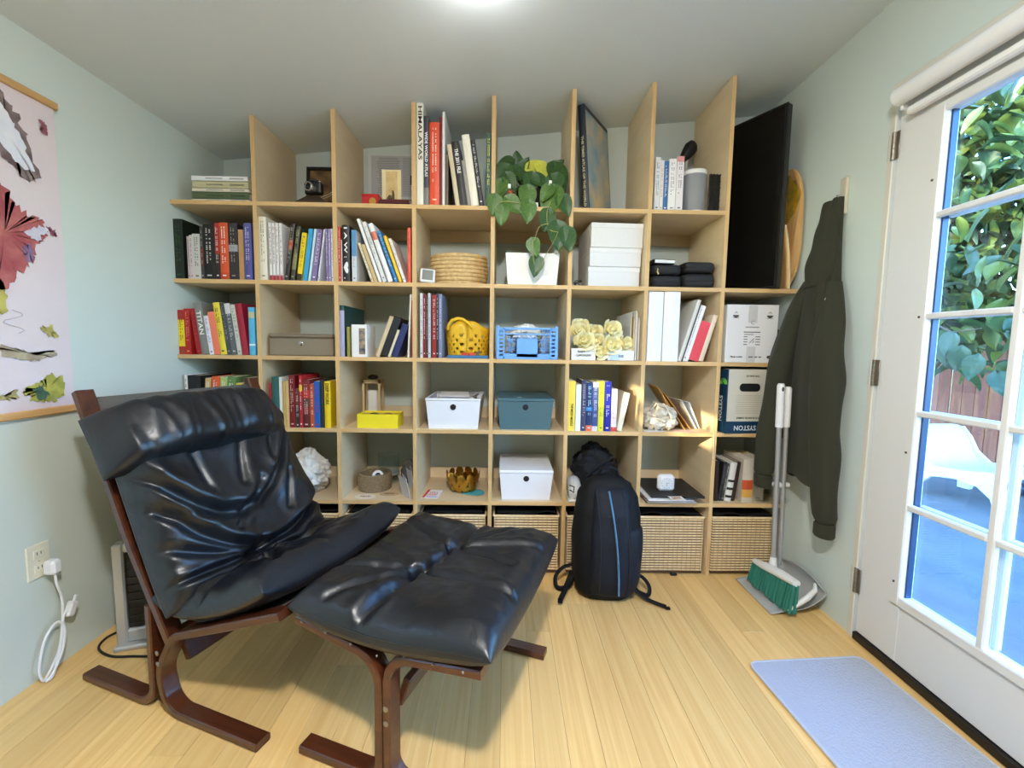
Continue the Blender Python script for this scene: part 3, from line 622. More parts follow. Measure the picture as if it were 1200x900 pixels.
# ---- top shelf, third compartment: paper, red box, photo card, maroon case
x0, x1 = X(431, 200, .395), PXS[2]-BT/2-.006; z0, z1 = Zp(440, 233, .395), Zp(440, 180, .395); w, h = x1-x0, z1-z0
o = thing('pinned_document', uniq('printed document in a thin white frame against wall above top shelf'), 'document', ((x0+x1)/2, .392, max(z0, TOPZ['T'])))
MB().box((0, .006, h/2), (w, .010, h), .001).done('backing', flat((214, 216, 214)), o)
MB().box((.004, .0, h/2), (w*.9, .002, h*.9)).done('paper', flat((186, 186, 186)), o)
b = MB(); q = random.Random(5)
for k in range(22): b.box((-w*.14+q.uniform(-.004, .004), -.0014, h*(.1+.038*k)), (w*(.36+q.uniform(-.04, .03)), .0006, .0022)); b.box((w*.24, -.0014, h*(.1+.038*k)), (w*.26, .0006, .0022))
b.done('print_lines', flat((120, 120, 124)), o)['kind'] = 'stuff'
MB().box((w*.28, -.002, h*.42), (.028, .001, .05)).done('stamp', flat((44, 38, 34)), o)
o = frame_item('gift_box', 'small red box with gold seal on top shelf', 'box', X(423.5, 236, .03), X(443, 236, .03), 'T', .03); w = X(443, 236, .03)-X(423.5, 236, .03)
MB().box((0, .04, .024), (w, .07, .048), .002).done('body', mat('red_card', (186, 26, 30), .4), o); MB().box((0, .04, .051), (w+.003, .073, .008), .002).done('lid', mat('red_card', (186, 26, 30), .4), o)
l = MB().lathe([(0, 0), (.016, 0), (.0165, .002), (0, .003)], 20, wob=lambda th, i: 1+.06*math.cos(th*8)).done('seal', mat('gold_foil', (196, 150, 66), .35, .6), o, True); l.rotation_euler = (R(90), 0, 0); l.location = (w*.16, .004, .02)
o = frame_item('photo_card', 'cream mounted vintage photograph standing on maroon case on top shelf', 'photograph', X(448.5, 230, .1), X(471, 230, .1), 'T', .09); w = X(471, 230, .1)-X(448.5, 230, .1); h = Zp(460, 200, .1)-TOPZ['T']-.034
o.location.z += .0335
MB().box((0, 0, h/2), (w, .004, h), .0005).done('mount', flat((230, 214, 166)), o)
MB().box((0, -.0024, h*.52), (w*.58, .001, h*.86)).done('print', mat('sepia_print', (196, 164, 104), .4, var=(25, (224, 196, 140))), o)
b = MB(); b.tube([(.006, -.003, h*.1), (.008, -.003, h*.25), (.006, -.003, h*.36)], [.007, .006, .004], 8); b.tube([(-.012, -.003, h*.1), (-.008, -.003, h*.22)], [.012, .006], 8)
b.done('printed_figure', flat((90, 70, 44)), o)['kind'] = 'stuff'
x0, x1 = X(441, 237, .03), X(481, 237, .03)
o = frame_item('hinged_case', 'flat maroon velvet case lying on top shelf', 'case', x0, x1, 'T', .03); w = x1-x0
MB().hexa([(-w/2, 0, 0), (w/2, 0, 0), (w/2, .12, 0), (-w/2, .12, 0), (-w/2+.012, .01, .033), (w/2-.012, .01, .033), (w/2-.012, .11, .033), (-w/2+.012, .11, .033)]).done('body', mat('maroon_velvet', (84, 16, 22), .8, sheen=.4), o)
MB().box((0, -.001, .013), (w*.94, .0025, .002)).done('seam', flat((40, 10, 12)), o)
# ---- top shelf, right: speaker, grid, lamp
x0, x1 = X(801.5, 243, .06), X(829.5, 243, .06); r = (x1-x0)/2; h = Zp(815, 199, .06)-TOPZ['T']
o = frame_item('smart_speaker', 'white cylindrical speaker with grey mesh body on top shelf', 'speaker', x0, x1, 'T', .06+r*.6)
MB().lathe([(0, 0), (r*.93, 0), (r*.96, .004), (r*.96, .014), (r*.94, .016)], 40).done('base', mat('white_plastic', (236, 236, 236), .35), o, True)
MB().lathe([(r*.95, .014), (r*.97, .018), (r*.97, h-.02), (r*.95, h-.016)], 40).done('mesh_grille', mat('speaker_mesh', (142, 144, 148), .6, bump=(900, .6, .001)), o, True)
MB().lathe([(r*.97, h-.02), (r*1.0, h-.016), (r*1.0, h-.004), (r*.96, h), (0, h)], 40).done('top_cap', mat('white_plastic', (236, 236, 236), .35), o, True)
for k in range(3): MB().lathe([(0, 0), (.0022, 0), (.0022, .0006), (0, .0006)], 8, ((k-1)*.014, -.02, h)).done('button', flat((170, 170, 172)), o)
x0 = X(829, 243, .06)+.006; zt = Zp(845, 190, .05)-TOPZ['T']
o = thing('wire_rack', uniq('black wire grid panel leaning beside white speaker on top shelf'), 'rack', (x0, .055, TOPZ['T']), R(6))
rm = mat('black_wire', (26, 26, 26), .4, .4); w = .066; h = .19
lean = lambda y: y
for k in range(5): MB().box((w*k/4, 0, h/2), (.003, .003, h), .0006).done('wire', rm, o)
for k in range(7): MB().box((w/2, .0022, .004+(h-.008)*k/6), (w, .003, .003), .0006).done('wire', rm, o)
MB().box((w/2, .012, h/2), (w, .004, h), .001).done('back_plate', flat((34, 34, 34)), o)
o = thing('desk_lamp', uniq('black round-headed lamp on pale stem behind books on top shelf'), 'lamp', (X(803, 230, .3), .3, TOPZ['T']))
MB().lathe([(0, 0), (.04, 0), (.04, .008), (.01, .012), (0, .012)], 24).done('base', flat((30, 30, 30)), o, True)
zt = Zp(808, 175, .3)-TOPZ['T']
MB().tube([(0, 0, .01), (.0, 0, zt*.5), (-.004, 0, zt*.8), (.006, 0, zt)], .009, 10).done('stem', flat((190, 190, 188)), o, True)
MB().tube([(-.04, 0, zt-.075), (-.022, 0, zt-.05), (.0, 0, zt-.02), (.018, 0, zt+.008), (.03, 0, zt+.026), (.038, 0, zt+.03)], [.010, .022, .032, .036, .026, .008], 16).done('head', mat('matt_black', (14, 14, 15), .6), o, True)
# ---- second shelf: straw basket, thermometer, planter, boxes, cases
x0, x1 = X(499, 331, .05), X(571, 331, .05); rx = (x1-x0)/2; h = Zp(535, 297, .06)-TOPZ['B']
STRAW = mat('straw', (200, 166, 112), .75, bump=(160, .6, .004), var=(60, (222, 190, 138)))
o = frame_item('straw_basket', 'round coiled straw basket with lid on second shelf', 'basket', x0, x1, 'B', .04+rx*.8)
n = 8; b = MB()
for k in range(n):
    z = h*(k+.6)/n; rr = rx*(.86+.07*math.sin(math.pi*(.15+.75*k/n)))
    ring = [(rr*math.cos(2*math.pi*i/48), .8*rr*math.sin(2*math.pi*i/48), z+.0008*math.sin(i*2.1+k)) for i in range(48)]
    MB().tube(ring, h/n*.56, 8, closed=True).done('coil', STRAW, o, True)
MB().lathe([(0, .002), (rx*.9, .002), (rx*.9, .006), (0, .006)], 40, sy=.8).done('base', STRAW, o, True)
MB().lathe([(0, h+.012), (rx*.4, h+.011), (rx*.8, h+.006), (rx*.95, h), (rx*.95, h-.006), (0, h-.006)], 40, sy=.8).done('lid', STRAW, o, True)
MB().lathe([(0, h+.01), (.018, h+.011), (.012, h+.02), (0, h+.021)], 16).done('knob', flat((50, 36, 26)), o, True)
o = thing('digital_thermometer', uniq('small white digital thermometer with grey screen leaning beside straw basket'), 'thermometer', (X(501, 332, .012), .018, TOPZ['B']+.0045), rot=(R(-18), 0, R(12)))
s_ = .07; MB().box((0, 0, s_/2), (s_*1.02, .014, s_), .006, Matrix.Rotation(R(4), 3, 'Y')).done('case', mat('white_plastic', (236, 236, 236), .35), o)
MB().box((0, -.0072, s_/2), (s_*.74, .001, s_*.74), .0004, Matrix.Rotation(R(4), 3, 'Y')).done('screen', mat('lcd', (120, 124, 118), .2), o)
def open_box(o, wb, wt, db, dt, h, m, t=.004, name='body'):      # tapered box with walls and a floor
    b = MB()
    def ring(w, d, z, k): return [(-w/2+k, k, z), (w/2-k, k, z), (w/2-k, d-k, z), (-w/2+k, d-k, z)]
    off = (dt-db)/2
    A = [(x, y, z) for x, y, z in ring(wb, db, 0, 0)]; B_ = [(x, y-off, z) for x, y, z in ring(wt, dt, h, 0)]
    C = [(x, y-off, z) for x, y, z in ring(wt, dt, h, t)]; D = ring(wb, db, t, t)
    b.add(A+B_+C+D, [(3, 2, 1, 0)]+[(i, (i+1) % 4, 4+(i+1) % 4, 4+i) for i in range(4)]+[(4+i, 4+(i+1) % 4, 8+(i+1) % 4, 8+i) for i in range(4)]+[(8+i, 8+(i+1) % 4, 12+(i+1) % 4, 12+i) for i in range(4)]+[(12, 13, 14, 15)])
    return b.done(name, m, o)
xa, xb, xc, xd = X(595, 333, .03), X(652, 333, .03), X(592, 296, .015), X(655.5, 296, .015); h = Zp(620, 296.4, .02)-TOPZ['B']
o = frame_item('planter_box', 'white tapered planter box with faint lines on second shelf under trailing plant', 'planter', xa, xb, 'B', .03)
open_box(o, xb-xa, xd-xc, .17, .19, h, mat('white_ceramic', (240, 238, 232), .35), .006)
b = MB()
for k in range(3): b.tube([(.052+.002*k, -.003+.002*k*.2, .05+.012*k), (.075, -.004, .052+.012*k)], .0008, 5)
b.done('scratch_lines', flat((190, 205, 180)), o)['kind'] = 'stuff'
x0, x1 = X(687.5, 333, .05), X(750.5, 333, .05)
zs = [TOPZ['B']]+[Zp(720, p, .045) for p in (312.6, 290.4, 261.5)]
for k in range(3):
    w = x1-x0-.014+.003*(k == 2); o = thing('white_storage_box', uniq(['bottom', 'middle', 'topmost'][k]+' plain white box in stack of three on second shelf'), 'box', ((x0+x1)/2+.004*k, .05-.004*k, zs[k]+.0003*k), R(1.0*k), 'stacked white boxes')
    h = zs[k+1]-zs[k]-.0005
    MB().box((0, .15, h/2), (w, .3, h), .0015).done('body', mat('white_card', (218, 217, 217), .6), o)
    MB().box((0, .15, h-.012), (w+.0026, .3026, .023), .001).done('lid', mat('white_card2', (222, 221, 221), .55), o)
o = thing('cable_coil', uniq('small tangled dark cable coil beside stack of white boxes'), 'cable', (X(677, 330, .12), .13, TOPZ['B']+.004))
pts = [(.018*math.cos(k*.55)*(1+.2*math.sin(k)), .022*math.sin(k*.55), .004+.0018*k*.5+.004*math.sin(k*1.3)) for k in range(36)]
MB().tube(pts, .0026, 6).done('cord', flat((44, 44, 48)), o, True); MB().box((.012, -.012, .02), (.016, .012, .01), .002).done('plug', flat((150, 150, 155)), o)
NY = mat('black_nylon', (24, 24, 27), .7, bump=(250, .3, .002))
zl = TOPZ['B']
def zip_case(x0, x1, z0, z1, label, y=.03, d=.2):
    o = thing('zip_case', uniq(label), 'case', ((x0+x1)/2, y, z0), 0, 'black zipped cases'); w, h = x1-x0, z1-z0
    def fn(u, v):
        th = 2*math.pi*u; e = .5; cx = math.copysign(abs(math.cos(th))**.35, math.cos(th)); cy = math.copysign(abs(math.sin(th))**.35, math.sin(th))
        ph = math.pi*(v-.5); rr = max(0, math.cos(ph))**.22; zz = math.copysign(abs(math.sin(ph))**.6, math.sin(ph))
        return (cx*w/2*rr, d/2+cy*d/2*rr, h/2+zz*h/2)
    MB().grid(fn, 32, 12, True).done('body', NY, o, True)
    ring = [(w*.505*math.copysign(abs(math.cos(t_))**.35, math.cos(t_)), d/2+d*.505*math.copysign(abs(math.sin(t_))**.35, math.sin(t_)), h*.5) for t_ in [2*math.pi*k/40 for k in range(40)]]
    MB().tube(ring, .0022, 6, closed=True).done('zipper', flat((40, 40, 44), .4), o, True)
    return o
xl, xm, xr = X(763, 332, .03), X(801, 332, .03), X(840, 332, .03)
za, zb_ = Zp(780, 322, .03), Zp(780, 309, .03)
zip_case(xl, xm, zl, za, 'lower black zipped case of left pair on second shelf'); c1 = zip_case(xl+.001, xm-.004, za+.0005, zb_, 'upper black zipped case with gold tassel of left pair on second shelf')
MB().tube([(-.05, -.006, .028), (-.052, -.008, .012), (-.046, -.008, .0)], [.002, .003, .005], 8).done('tassel', mat('tassel_gold', (206, 180, 120), .6), c1, True)
zc, zd = Zp(820, 320, .03), Zp(820, 306, .03)
zip_case(xm+.002, xr, zl, zc, 'lower black zipped case of right pair on second shelf'); zip_case(xm+.002, xr-.003, zc+.0005, zd, 'upper black zipped case of right pair on second shelf')
o = thing('notebook', uniq('small black notebook with white pages lying on left zipped cases'), 'notebook', (X(779, 305, .03), .04, zb_+.001), R(6))
b = MB(); b.box((0, .06, .0012), (.105, .14, .0022), .0005); b.box((0, .06, .019), (.105, .14, .0022), .0005); b.box((-.052, .06, .01), (.003, .14, .018), .0005); b.done('cover', flat((22, 22, 24)), o)
MB().box((.001, .058, .0101), (.1, .134, .0148)).done('pages', flat((226, 226, 222)), o)
# ---- television standing on end
o = thing('television', uniq('black flat television stood on its short side at shelf end by right wall'), 'television', (1.372, -.012, TOPZ['B']), rot=(0, 0, 0))
th = math.atan2(.215, .385)    # plane of the screen runs back and to the left
W_, H_, T_ = .435, .845, .035
Q = Matrix.Rotation(th, 3, 'Z')
o.rotation_euler = (0, R(0), th)
tm = mat('tv_black', (8, 8, 9), .32); ts = mat('tv_screen', (5, 5, 6), .16)
MB().box((0, W_/2, H_/2), (T_, W_, H_), .004).done('housing', tm, o)
MB().box((-T_/2-.0012, W_/2, H_/2), (.003, W_-.024, H_-.024), .0008).done('screen', ts, o)
b = MB()
for c, d in (((-T_/2-.002, .006, H_/2), (.006, .012, H_)), ((-T_/2-.002, W_-.006, H_/2), (.006, .012, H_)), ((-T_/2-.002, W_/2, .006), (.006, W_-.024, .012)), ((-T_/2-.002, W_/2, H_-.006), (.006, W_-.024, .012))): MB().box(c, d, .001).done('bezel', tm, o)
MB().box((T_/2+.012, W_/2, H_*.45), (.024, W_*.55, H_*.5), .006).done('rear_hump', tm, o)
# skateboard deck behind the television
o = thing('skateboard', uniq('wooden skateboard deck with green, yellow and purple graphic standing behind television'), 'skateboard', (1.474, .078, TOPZ['B']), rot=(0, R(-.4), R(0)))
poly = []
for k in range(28):
    t_ = 2*math.pi*k/28; poly.append((0, .075*math.copysign(abs(math.cos(t_))**.6, math.cos(t_)), .29+.285*math.copysign(abs(math.sin(t_))**.75, math.sin(t_))))
def bend(p): return (p[0]-.03*(abs(p[2]-.29)/.29)**4, p[1], p[2]+.006)
MB().prism([bend(p) for p in poly], (-.004, 0, 0), (.006, 0, 0)).done('deck', wood_mat('maple', (206, 160, 100), (222, 180, 120), (1, 10, 1)), o)
q = [bend((p[0], p[1]*.9, .29+(p[2]-.29)*.93)) for p in poly]; MB().prism(q, (-.0052, 0, 0), (-.0042, 0, 0)).done('graphic', mat('deck_graphic', (52, 92, 40), .4, var=(14, (206, 150, 40))), o)
gq = random.Random(4)
for k, c in enumerate([(96, 40, 120), (230, 180, 40), (40, 70, 150), (60, 140, 60), (206, 140, 40)]):
    MB().sphere((-.006, gq.uniform(-.03, .03), .1+.09*k), (.002, .035, .045), 12, 6).done('printed_blob', flat(c), o, True)
o = thing('bent_plywood', uniq('narrow strip of bent pale plywood between television and skateboard'), 'board', (1.408, .012, TOPZ['B']))
def bpw(u, v): return (.018+.010*u-.035*v*v, .10*u-.018+.004*v, .30*v)
q_ = MB().grid(bpw, 4, 16).done('sheet', wood_mat('maple', (206, 160, 100), (222, 180, 120), (1, 10, 1)), o, True); q_.modifiers.new('t', 'SOLIDIFY').thickness = .006
MB().tube([bpw(0, k/15) for k in range(16)], .0036, 8).done('edge', flat((226, 204, 160)), o, True)
# ---- third shelf: cash box
TA = mat('taupe_metal', (138, 126, 106), .4, .2); x0, x1 = X(315.5, 417, .04), X(391, 417, .04); h = Zp(350, 391, .04)-TOPZ['C']; w = x1-x0
o = frame_item('cash_box', 'taupe metal cash box with round lock on third shelf', 'box', x0, x1, 'C', .04)
MB().box((0, .11, h*.4), (w, .22, h*.8-.001), .004).done('body', TA, o)
MB().box((0, .11, h*.9), (w+.004, .224, h*.2), .008).done('lid', TA, o)
l = MB().lathe([(0, 0), (.011, 0), (.011, .004), (.008, .006), (0, .006)], 20).done('lock', mat('chrome', (210, 210, 212), .2, 1.0), o, True); l.rotation_euler = (R(90), 0, 0); l.location = (0, .0, h*.56)
MB().box((0, -.0062, h*.56), (.0015, .001, .008)).done('keyhole', flat((20, 20, 20)), l).location = (0, 0, 0); l.children[0].rotation_euler = (R(-90), 0, 0); l.children[0].location = (0, h*.56, .0)
# photo on white book: a small print standing before it
pw = bpy.data.objects
# ---- third shelf: yellow basket
def perforated(fn, nu, nv, hole, e=.36, ex=None):
    b = MB(); idx = {}; vs = []; fs = []
    def P(u, v):
        k = (round(u, 5), round(v, 5))
        if k not in idx: idx[k] = len(vs); vs.append(fn(u, v))
        return idx[k]
    for i in range(nu):
        for j in range(nv):
            u0, u1, v0, v1 = i/nu, (i+1)/nu, j/nv, (j+1)/nv
            if not hole(i, j): fs.append((P(u0, v0), P(u1, v0), P(u1, v1), P(u0, v1))); continue
            uc, vc = (u0+u1)/2, (v0+v1)/2; O = [(u0, v0), (uc, v0), (u1, v0), (u1, vc), (u1, v1), (uc, v1), (u0, v1), (u0, vc)]
            I = [(uc+(ex or e)/nu*math.cos(R(225+45*k)), vc+e/nv*math.sin(R(225+45*k))) for k in range(8)]
            for k in range(8): fs.append((P(*O[k]), P(*O[(k+1) % 8]), P(*I[(k+1) % 8]), P(*I[k])))
    b.add(vs, fs); return b
YP = mat('yellow_plastic', (226, 178, 30), .4)
x0, x1 = X(519.5, 418, .05), X(573, 418, .05); rx = (x1-x0)/2; h = Zp(545, 384, .05)-TOPZ['C']
o = frame_item('plastic_basket', 'yellow perforated plastic basket with loop handles on third shelf', 'basket', x0, x1, 'C', .05+.11)
def yb(u, v):
    th = 2*math.pi*u - math.pi/2; k = .88+.12*v; lift = .03*max(0, math.cos(th*2))**3 if False else 0
    cx = math.copysign(abs(math.cos(th))**.6, math.cos(th)); cy = math.copysign(abs(math.sin(th))**.6, math.sin(th))
    up = (0.035*max(0, -math.sin(th))**8 + .035*max(0, math.sin(th))**8) * v**3
    return (rx*k*cx, .11*k*cy, h*v+up)
B_ = perforated(yb, 36, 8, lambda i, j: 1 <= j <= 5 and (i+j) % 2 == 0).done('body', YP, o, 50)
sm = B_.modifiers.new('thickness', 'SOLIDIFY'); sm.thickness = .004
MB().lathe([(0, 0), (.95, 0), (.9, .004), (0, .004)], 36, sx=rx*.9, sy=.095).done('base', YP, o, True)
for sgn in (-1, 1):
    hp = [(-.062, sgn*.108, h-.012), (-.056, sgn*.112, h+.012), (-.04, sgn*.116, h+.034), (-.012, sgn*.117, h+.044), (.012, sgn*.116, h+.04), (.04, sgn*.114, h+.022), (.062, sgn*.11, h-.002)]
    MB().tube(hp, [.007, .008, .009, .009, .009, .009, .007], 10).done('handle', YP, o, True).location = (-.03, 0, 0)
x0, x1 = X(524, 419, .015), X(572, 419, .015)
o = frame_item('blue_tray', 'shallow blue tray lying before yellow basket', 'tray', x0, x1, 'C', .006); w = x1-x0
b = MB(); b.box((0, .02, .002), (w, .036, .004), .001); b.done('bottom', mat('tray_blue', (56, 110, 152), .45), o)
for c, d in (((0, .003, .008), (w, .004, .013)), ((0, .036, .008), (w, .004, .013)), ((-w/2+.002, .02, .008), (.004, .03, .013)), ((w/2-.002, .02, .008), (.004, .03, .013))): MB().box(c, d, .001).done('rim', mat('tray_blue', (56, 110, 152), .45), o)
o = thing('red_block', uniq('two small red toy blocks linked together on blue tray'), 'toy', (X(549, 413, .02), .02, TOPZ['C']+.0045))
for dx in (-.018, .017): MB().box((dx, .004, .012), (.033, .018, .022), .003).done('block', mat('toy_red', (196, 62, 44), .5), o)
MB().tube([(.04, .004, .004), (.046, .004, .022), (.052, .004, .03), (.06, .004, .026)], [.008, .007, .005, .003], 8).done('clasp', flat((96, 86, 70)), o, True)
# ---- third shelf: folding crate
CB = mat('crate_blue', (112, 168, 232), .45); x0, x1 = X(581.5, 420, .012), X(653.5, 420, .012); w = x1-x0; h = Zp(618, 384, .012)-TOPZ['C']
o = frame_item('folding_crate', 'light blue folding crate of lattice panels on third shelf', 'crate', x0, x1, 'C', .012); D_ = .26; t = .008
MB().box((0, D_/2, .003), (w-.01, D_-.01, .005), .001).done('base', CB, o)
def lattice(name, W, H, T):
    b = MB(T); e = .007
    col = W*.12
    for sx in (-1, 1):
        b.box((sx*(W/2-.004), 0, H/2), (.008, e, H), .001); b.box((sx*(W/2-col), 0, H/2), (.008, e, H), .001)
        for k in range(8): b.box((sx*(W/2-col/2-.001), 0, H*(k+.5)/8), (col-.008, e*.7, H*.055))
    b.box((0, 0, .005), (W, e, .010), .001); b.box((0, 0, H-.005), (W, e, .010), .001)
    iw = W-2*col-.008
    b.box((0, 0, H*.80), (iw, e*.6, .006)); b.box((0, 0, H*.36), (iw*.46, e*.6, H*.60)); b.box((0, 0, H*.12), (iw, e*.6, H*.10))
    for sx in (-1, 1):
        for sz in (.58, .32):
            cx, cz = sx*iw*.36, H*sz; R_ = min(iw*.13, H*.13)
            for k in range(4):
                Q = Matrix.Rotation(R(45*k+22), 3, 'Y'); b.box((cx, 0, cz), (R_*2.1, e*.6, .0035), 0, Q)
    for k in range(9): b.box((iw*(-.2+.05*k), 0, H*.70), (.0035, e*.6, H*.14), 0, Matrix.Rotation(R(30 if k % 2 else -30), 3, 'Y'))
    return b.done(name, CB, o)
lattice('lattice_panel', w, h, Matrix.Translation((0, .004, 0))); lattice('lattice_panel', w, h, Matrix.Translation((0, D_-.004, 0)))
for sx in (-1, 1): lattice('lattice_panel', D_-.016, h, Matrix.Translation((sx*(w/2-.004), D_/2, 0)) @ Matrix.Rotation(R(90), 4, 'Z'))
for sx in (-1, 1):
    for y in (.004, D_-.004): MB().box((sx*(w/2-.0075), y+(.003 if y < .1 else -.003), h/2+.0045), (.014, .014, h+.008), .002).done('corner_post', CB, o)
def crumple(fn_r, c, seed, n=40, m=24, amp=.22, fr=3.2):       # lumpy closed blob of cloth
    def fn(u, v):
        th, ph = 2*math.pi*u, math.pi*v
        d = Vector((math.sin(ph)*math.cos(th), math.sin(ph)*math.sin(th), -math.cos(ph)))
        q = d*fr+Vector((seed, seed*.7, 0))
        wv = Vector((noise.noise(q*1.1), noise.noise(q*1.1+Vector((9, 0, 0))), noise.noise(q*1.1+Vector((0, 7, 0)))))*.9
        k = 1+amp*(.8*noise.noise(q*.7)+.45*math.sin(7.5*noise.noise(q*.75+wv)+seed)+.16*math.sin(13*noise.noise(q*1.3+wv)))
        return (c[0]+fn_r[0]*d.x*k, c[1]+fn_r[1]*d.y*k, max(c[2]+fn_r[2]*d.z*k, .0006))
    return MB().grid(fn, n, m, True)
CL = mat('white_cloth', (230, 228, 222), .85, bump=(120, .2, .002))
o = tag(crumple((.085, .085, .05), (0, 0, .115), 3.1).done('cloth', CL, None, True), uniq('crumpled white cloth lying in the blue folding crate'), 'cloth'); o.location = ((x0+x1)/2, .012+D_/2, TOPZ['C']+.007)
# ---- third shelf: yellow roses, cards, papers
YR = mat('rose_yellow', (244, 230, 162), .7, var=(20, (250, 244, 208)), bump=(60, .3, .003))
x0, x1 = X(668, 419, .03), X(737, 419, .03)
o = frame_item('rose_bundle', 'bundle of yellow fabric roses lying on third shelf', 'flowers', x0+.024, x1+.024, 'C', .10); w = x1-x0
def rose(name, c, r, tilt, seed):
    b = MB(); q = random.Random(seed)
    for k in range(11):
        f = k/11; a0 = k*2.4; rr = r*(.25+.75*f); hh = r*(1.15-.45*f); span = 1.9
        def fn(u, v, rr=rr, hh=hh, a0=a0, f=f):
            a = a0+(u-.5)*span; flare = 1+.45*f*v*v; wv = .06*math.sin(u*9+k)*v
            return (rr*flare*math.cos(a)*(.6+.4*v), rr*flare*math.sin(a)*(.6+.4*v), hh*(v-.35*(2*u-1)**2*v)+wv*r)
        b.grid(fn, 8, 4)
    b.sphere((0, 0, r*.1), (r*.6, r*.6, r*.45), 12, 8)
    oo = b.done(name, YR, o, True); oo.location = c; oo.rotation_euler = tilt; return oo
for k, (px, py, y, r, tl) in enumerate([(680, 391, .10, .046, (R(55), 0, R(-20))), (683, 400, .045, .042, (R(75), 0, R(10))), (673, 384, .14, .04, (R(50), 0, 0)), (672, 401, .05, .036, (R(70), 0, R(-25))), (695, 391, .12, .04, (R(60), 0, 0)), (714, 387, .09, .044, (R(70), 0, R(15))), (714, 404, .04, .042, (R(80), 0, R(12))), (729, 403, .06, .036, (R(80), 0, R(25))), (702, 412, .035, .034, (R(85), 0, R(0))), (697, 401, .06, .040, (R(70), 0, R(-8)))]):
    p = at(px, py, 1, y); rose('rose', (max(p.x-o.location.x+.006, -w*.36), y-.10, max(p.z-TOPZ['C'], r*.95)), r, tl, k)
crumple((.075, .05, .045), (.0, .02, .055), 8.3, amp=.3).done('tissue', mat('tissue', (240, 236, 214), .8), o, True)
for px0, px1, py, y, tx, lab in ((669.5, 698, 408, .012, 'BABY CARDIGAN', 'low white box with handwriting under yellow roses'), (712, 743, 411, .012, 'SIZE 3', 'low white box with pale blue side beside yellow roses')):
    a, b_ = X(px0, 420, y), X(px1, 420, y); h = Zp(px0, py, y)-TOPZ['C']; o = frame_item('label_box', lab, 'box', a, b_, 'C', y)
    MB().box((0, .04, h/2-.003), (b_-a, .075, h-.007), .001).done('body', flat((228, 230, 232)), o); MB().box((0, .04, h-.004), (b_-a+.002, .077, .008), .001).done('lid', flat((236, 236, 236)), o)
    if 'CARD' in tx:
        lettering('BABY-', .014, (60, 60, 60), o, (-.01, -.0018, h*.72), FRONT); lettering('CARDIGAN', .014, (60, 60, 60), o, (0, -.0018, h*.42), FRONT)
    else: MB().box((-.03, .0, h*.45), (.05, .004, h*.8), .0005).done('side_tint', flat((190, 214, 236)), o); lettering('SIZE', .014, (70, 80, 110), o, (.0, -.003, h*.45), FRONT)
for k, (px, py, c, d, lab) in enumerate([(738, 366, (222, 220, 214), .30, 'tall clear plastic sleeve of papers beside upright board, third shelf'), (741, 371, (210, 178, 104), .26, 'kraft card folder standing behind yellow roses'), (744.4, 364, (230, 222, 208), .22, 'pale stiff paper sheaf between kraft folder and upright board'), (747.4, 372, (236, 228, 216), .2, 'cream envelope pressed against upright board, third shelf')]):
    y = .05 if k < 2 else .02; x = min(X(px, 418, y), PXS[5]-BT/2-.006); h = Zp(px, py, y)-TOPZ['C']
    o = thing('paper_folder', uniq(lab), 'folder', (x, y, TOPZ['C']), R(0))
    MB().box((0, d/2, h/2), (.0025, d, h), .0004, Matrix.Rotation(R(2), 3, 'Y') if k == 0 else None).done('front_leaf', flat(c), o); MB().box((.0035, d/2, h*.48), (.002, d*.97, h*.93)).done('papers', flat((240, 238, 232)), o)
# ---- third shelf: white carton
x0, x1 = X(849.5, 421, .0), X(909.5, 421, .0); h = Zp(880, 357, .0)-TOPZ['C']; w = x1-x0
CW = mat('carton_white', (224, 222, 220), .7, bump=(30, .1, .002))
o = frame_item('white_carton', 'white cardboard carton with grey tape and cup icons on third shelf', 'box', x0, x1, 'C', .002)
MB().box((0, .15, h/2), (w, .3, h), .002).done('body', CW, o)
MB().box((0, -.0006, h*.84), (w*.17, .0008, h*.3)).done('tape', flat((200, 196, 192), .3), o); MB().box((0, -.0006, h*.14), (w*.17, .0008, h*.28)).done('tape', flat((200, 196, 192), .3), o)
PK = (70, 66, 64)
for sx in (-1, 1):
    b = MB(); cx = sx*w*.33; b.prism([(cx+.015*math.cos(R(a)), 0, h*.82+.013*math.sin(R(a))) for a in range(180, 361, 15)], (0, -.0012, 0), (0, 0, 0)); b.box((cx, -.0006, h*.77), (.03, .0012, .002)); b.tube([(cx-.007, -.0006, h*.85), (cx, -.0006, h*.88), (cx+.007, -.0006, h*.85)], .0012, 5); b.done('printed_icon', flat(PK), o)['kind'] = 'stuff'
lettering('C', .026, (150, 146, 144), o, (0, -.0015, h*.69), FRONT); MB().box((0, -.0006, h*.615), (w*.26, .0012, .005)).done('printed_name', flat((150, 146, 144)), o)
b = MB(); b.box((0, -.0006, h*.53), (w*.32, .0012, .004)); b.box((-w*.06, -.0006, h*.49), (w*.18, .0012, .003))
for k in range(4): b.box((-w*.12, -.0006, h*(.45-.045*k)), (w*.07, .0012, .0035)); b.box((w*.12, -.0006, h*(.45-.045*k)), (w*.09, .0012, .0035))
b.tube([(-.01, -.0008, h*.34), (0, -.0008, h*.38), (.012, -.0008, h*.42)], .0015, 5); b.tube([(.004, -.0008, h*.34), (.012, -.0008, h*.38)], .0015, 5); b.done('print_lines', flat(PK), o)['kind'] = 'stuff'
lettering('Made in', .012, PK, o, (-w*.32, -.0015, h*.10), FRONT)
b = MB()
for k, (cx, ww) in enumerate(((-.20, .07), (.0, .09), (.10, .06), (.18, .05))): b.box((w*cx, -.0006, h*.10), (w*ww, .0012, .005))
b.done('print_lines', flat(PK), o)['kind'] = 'stuff'
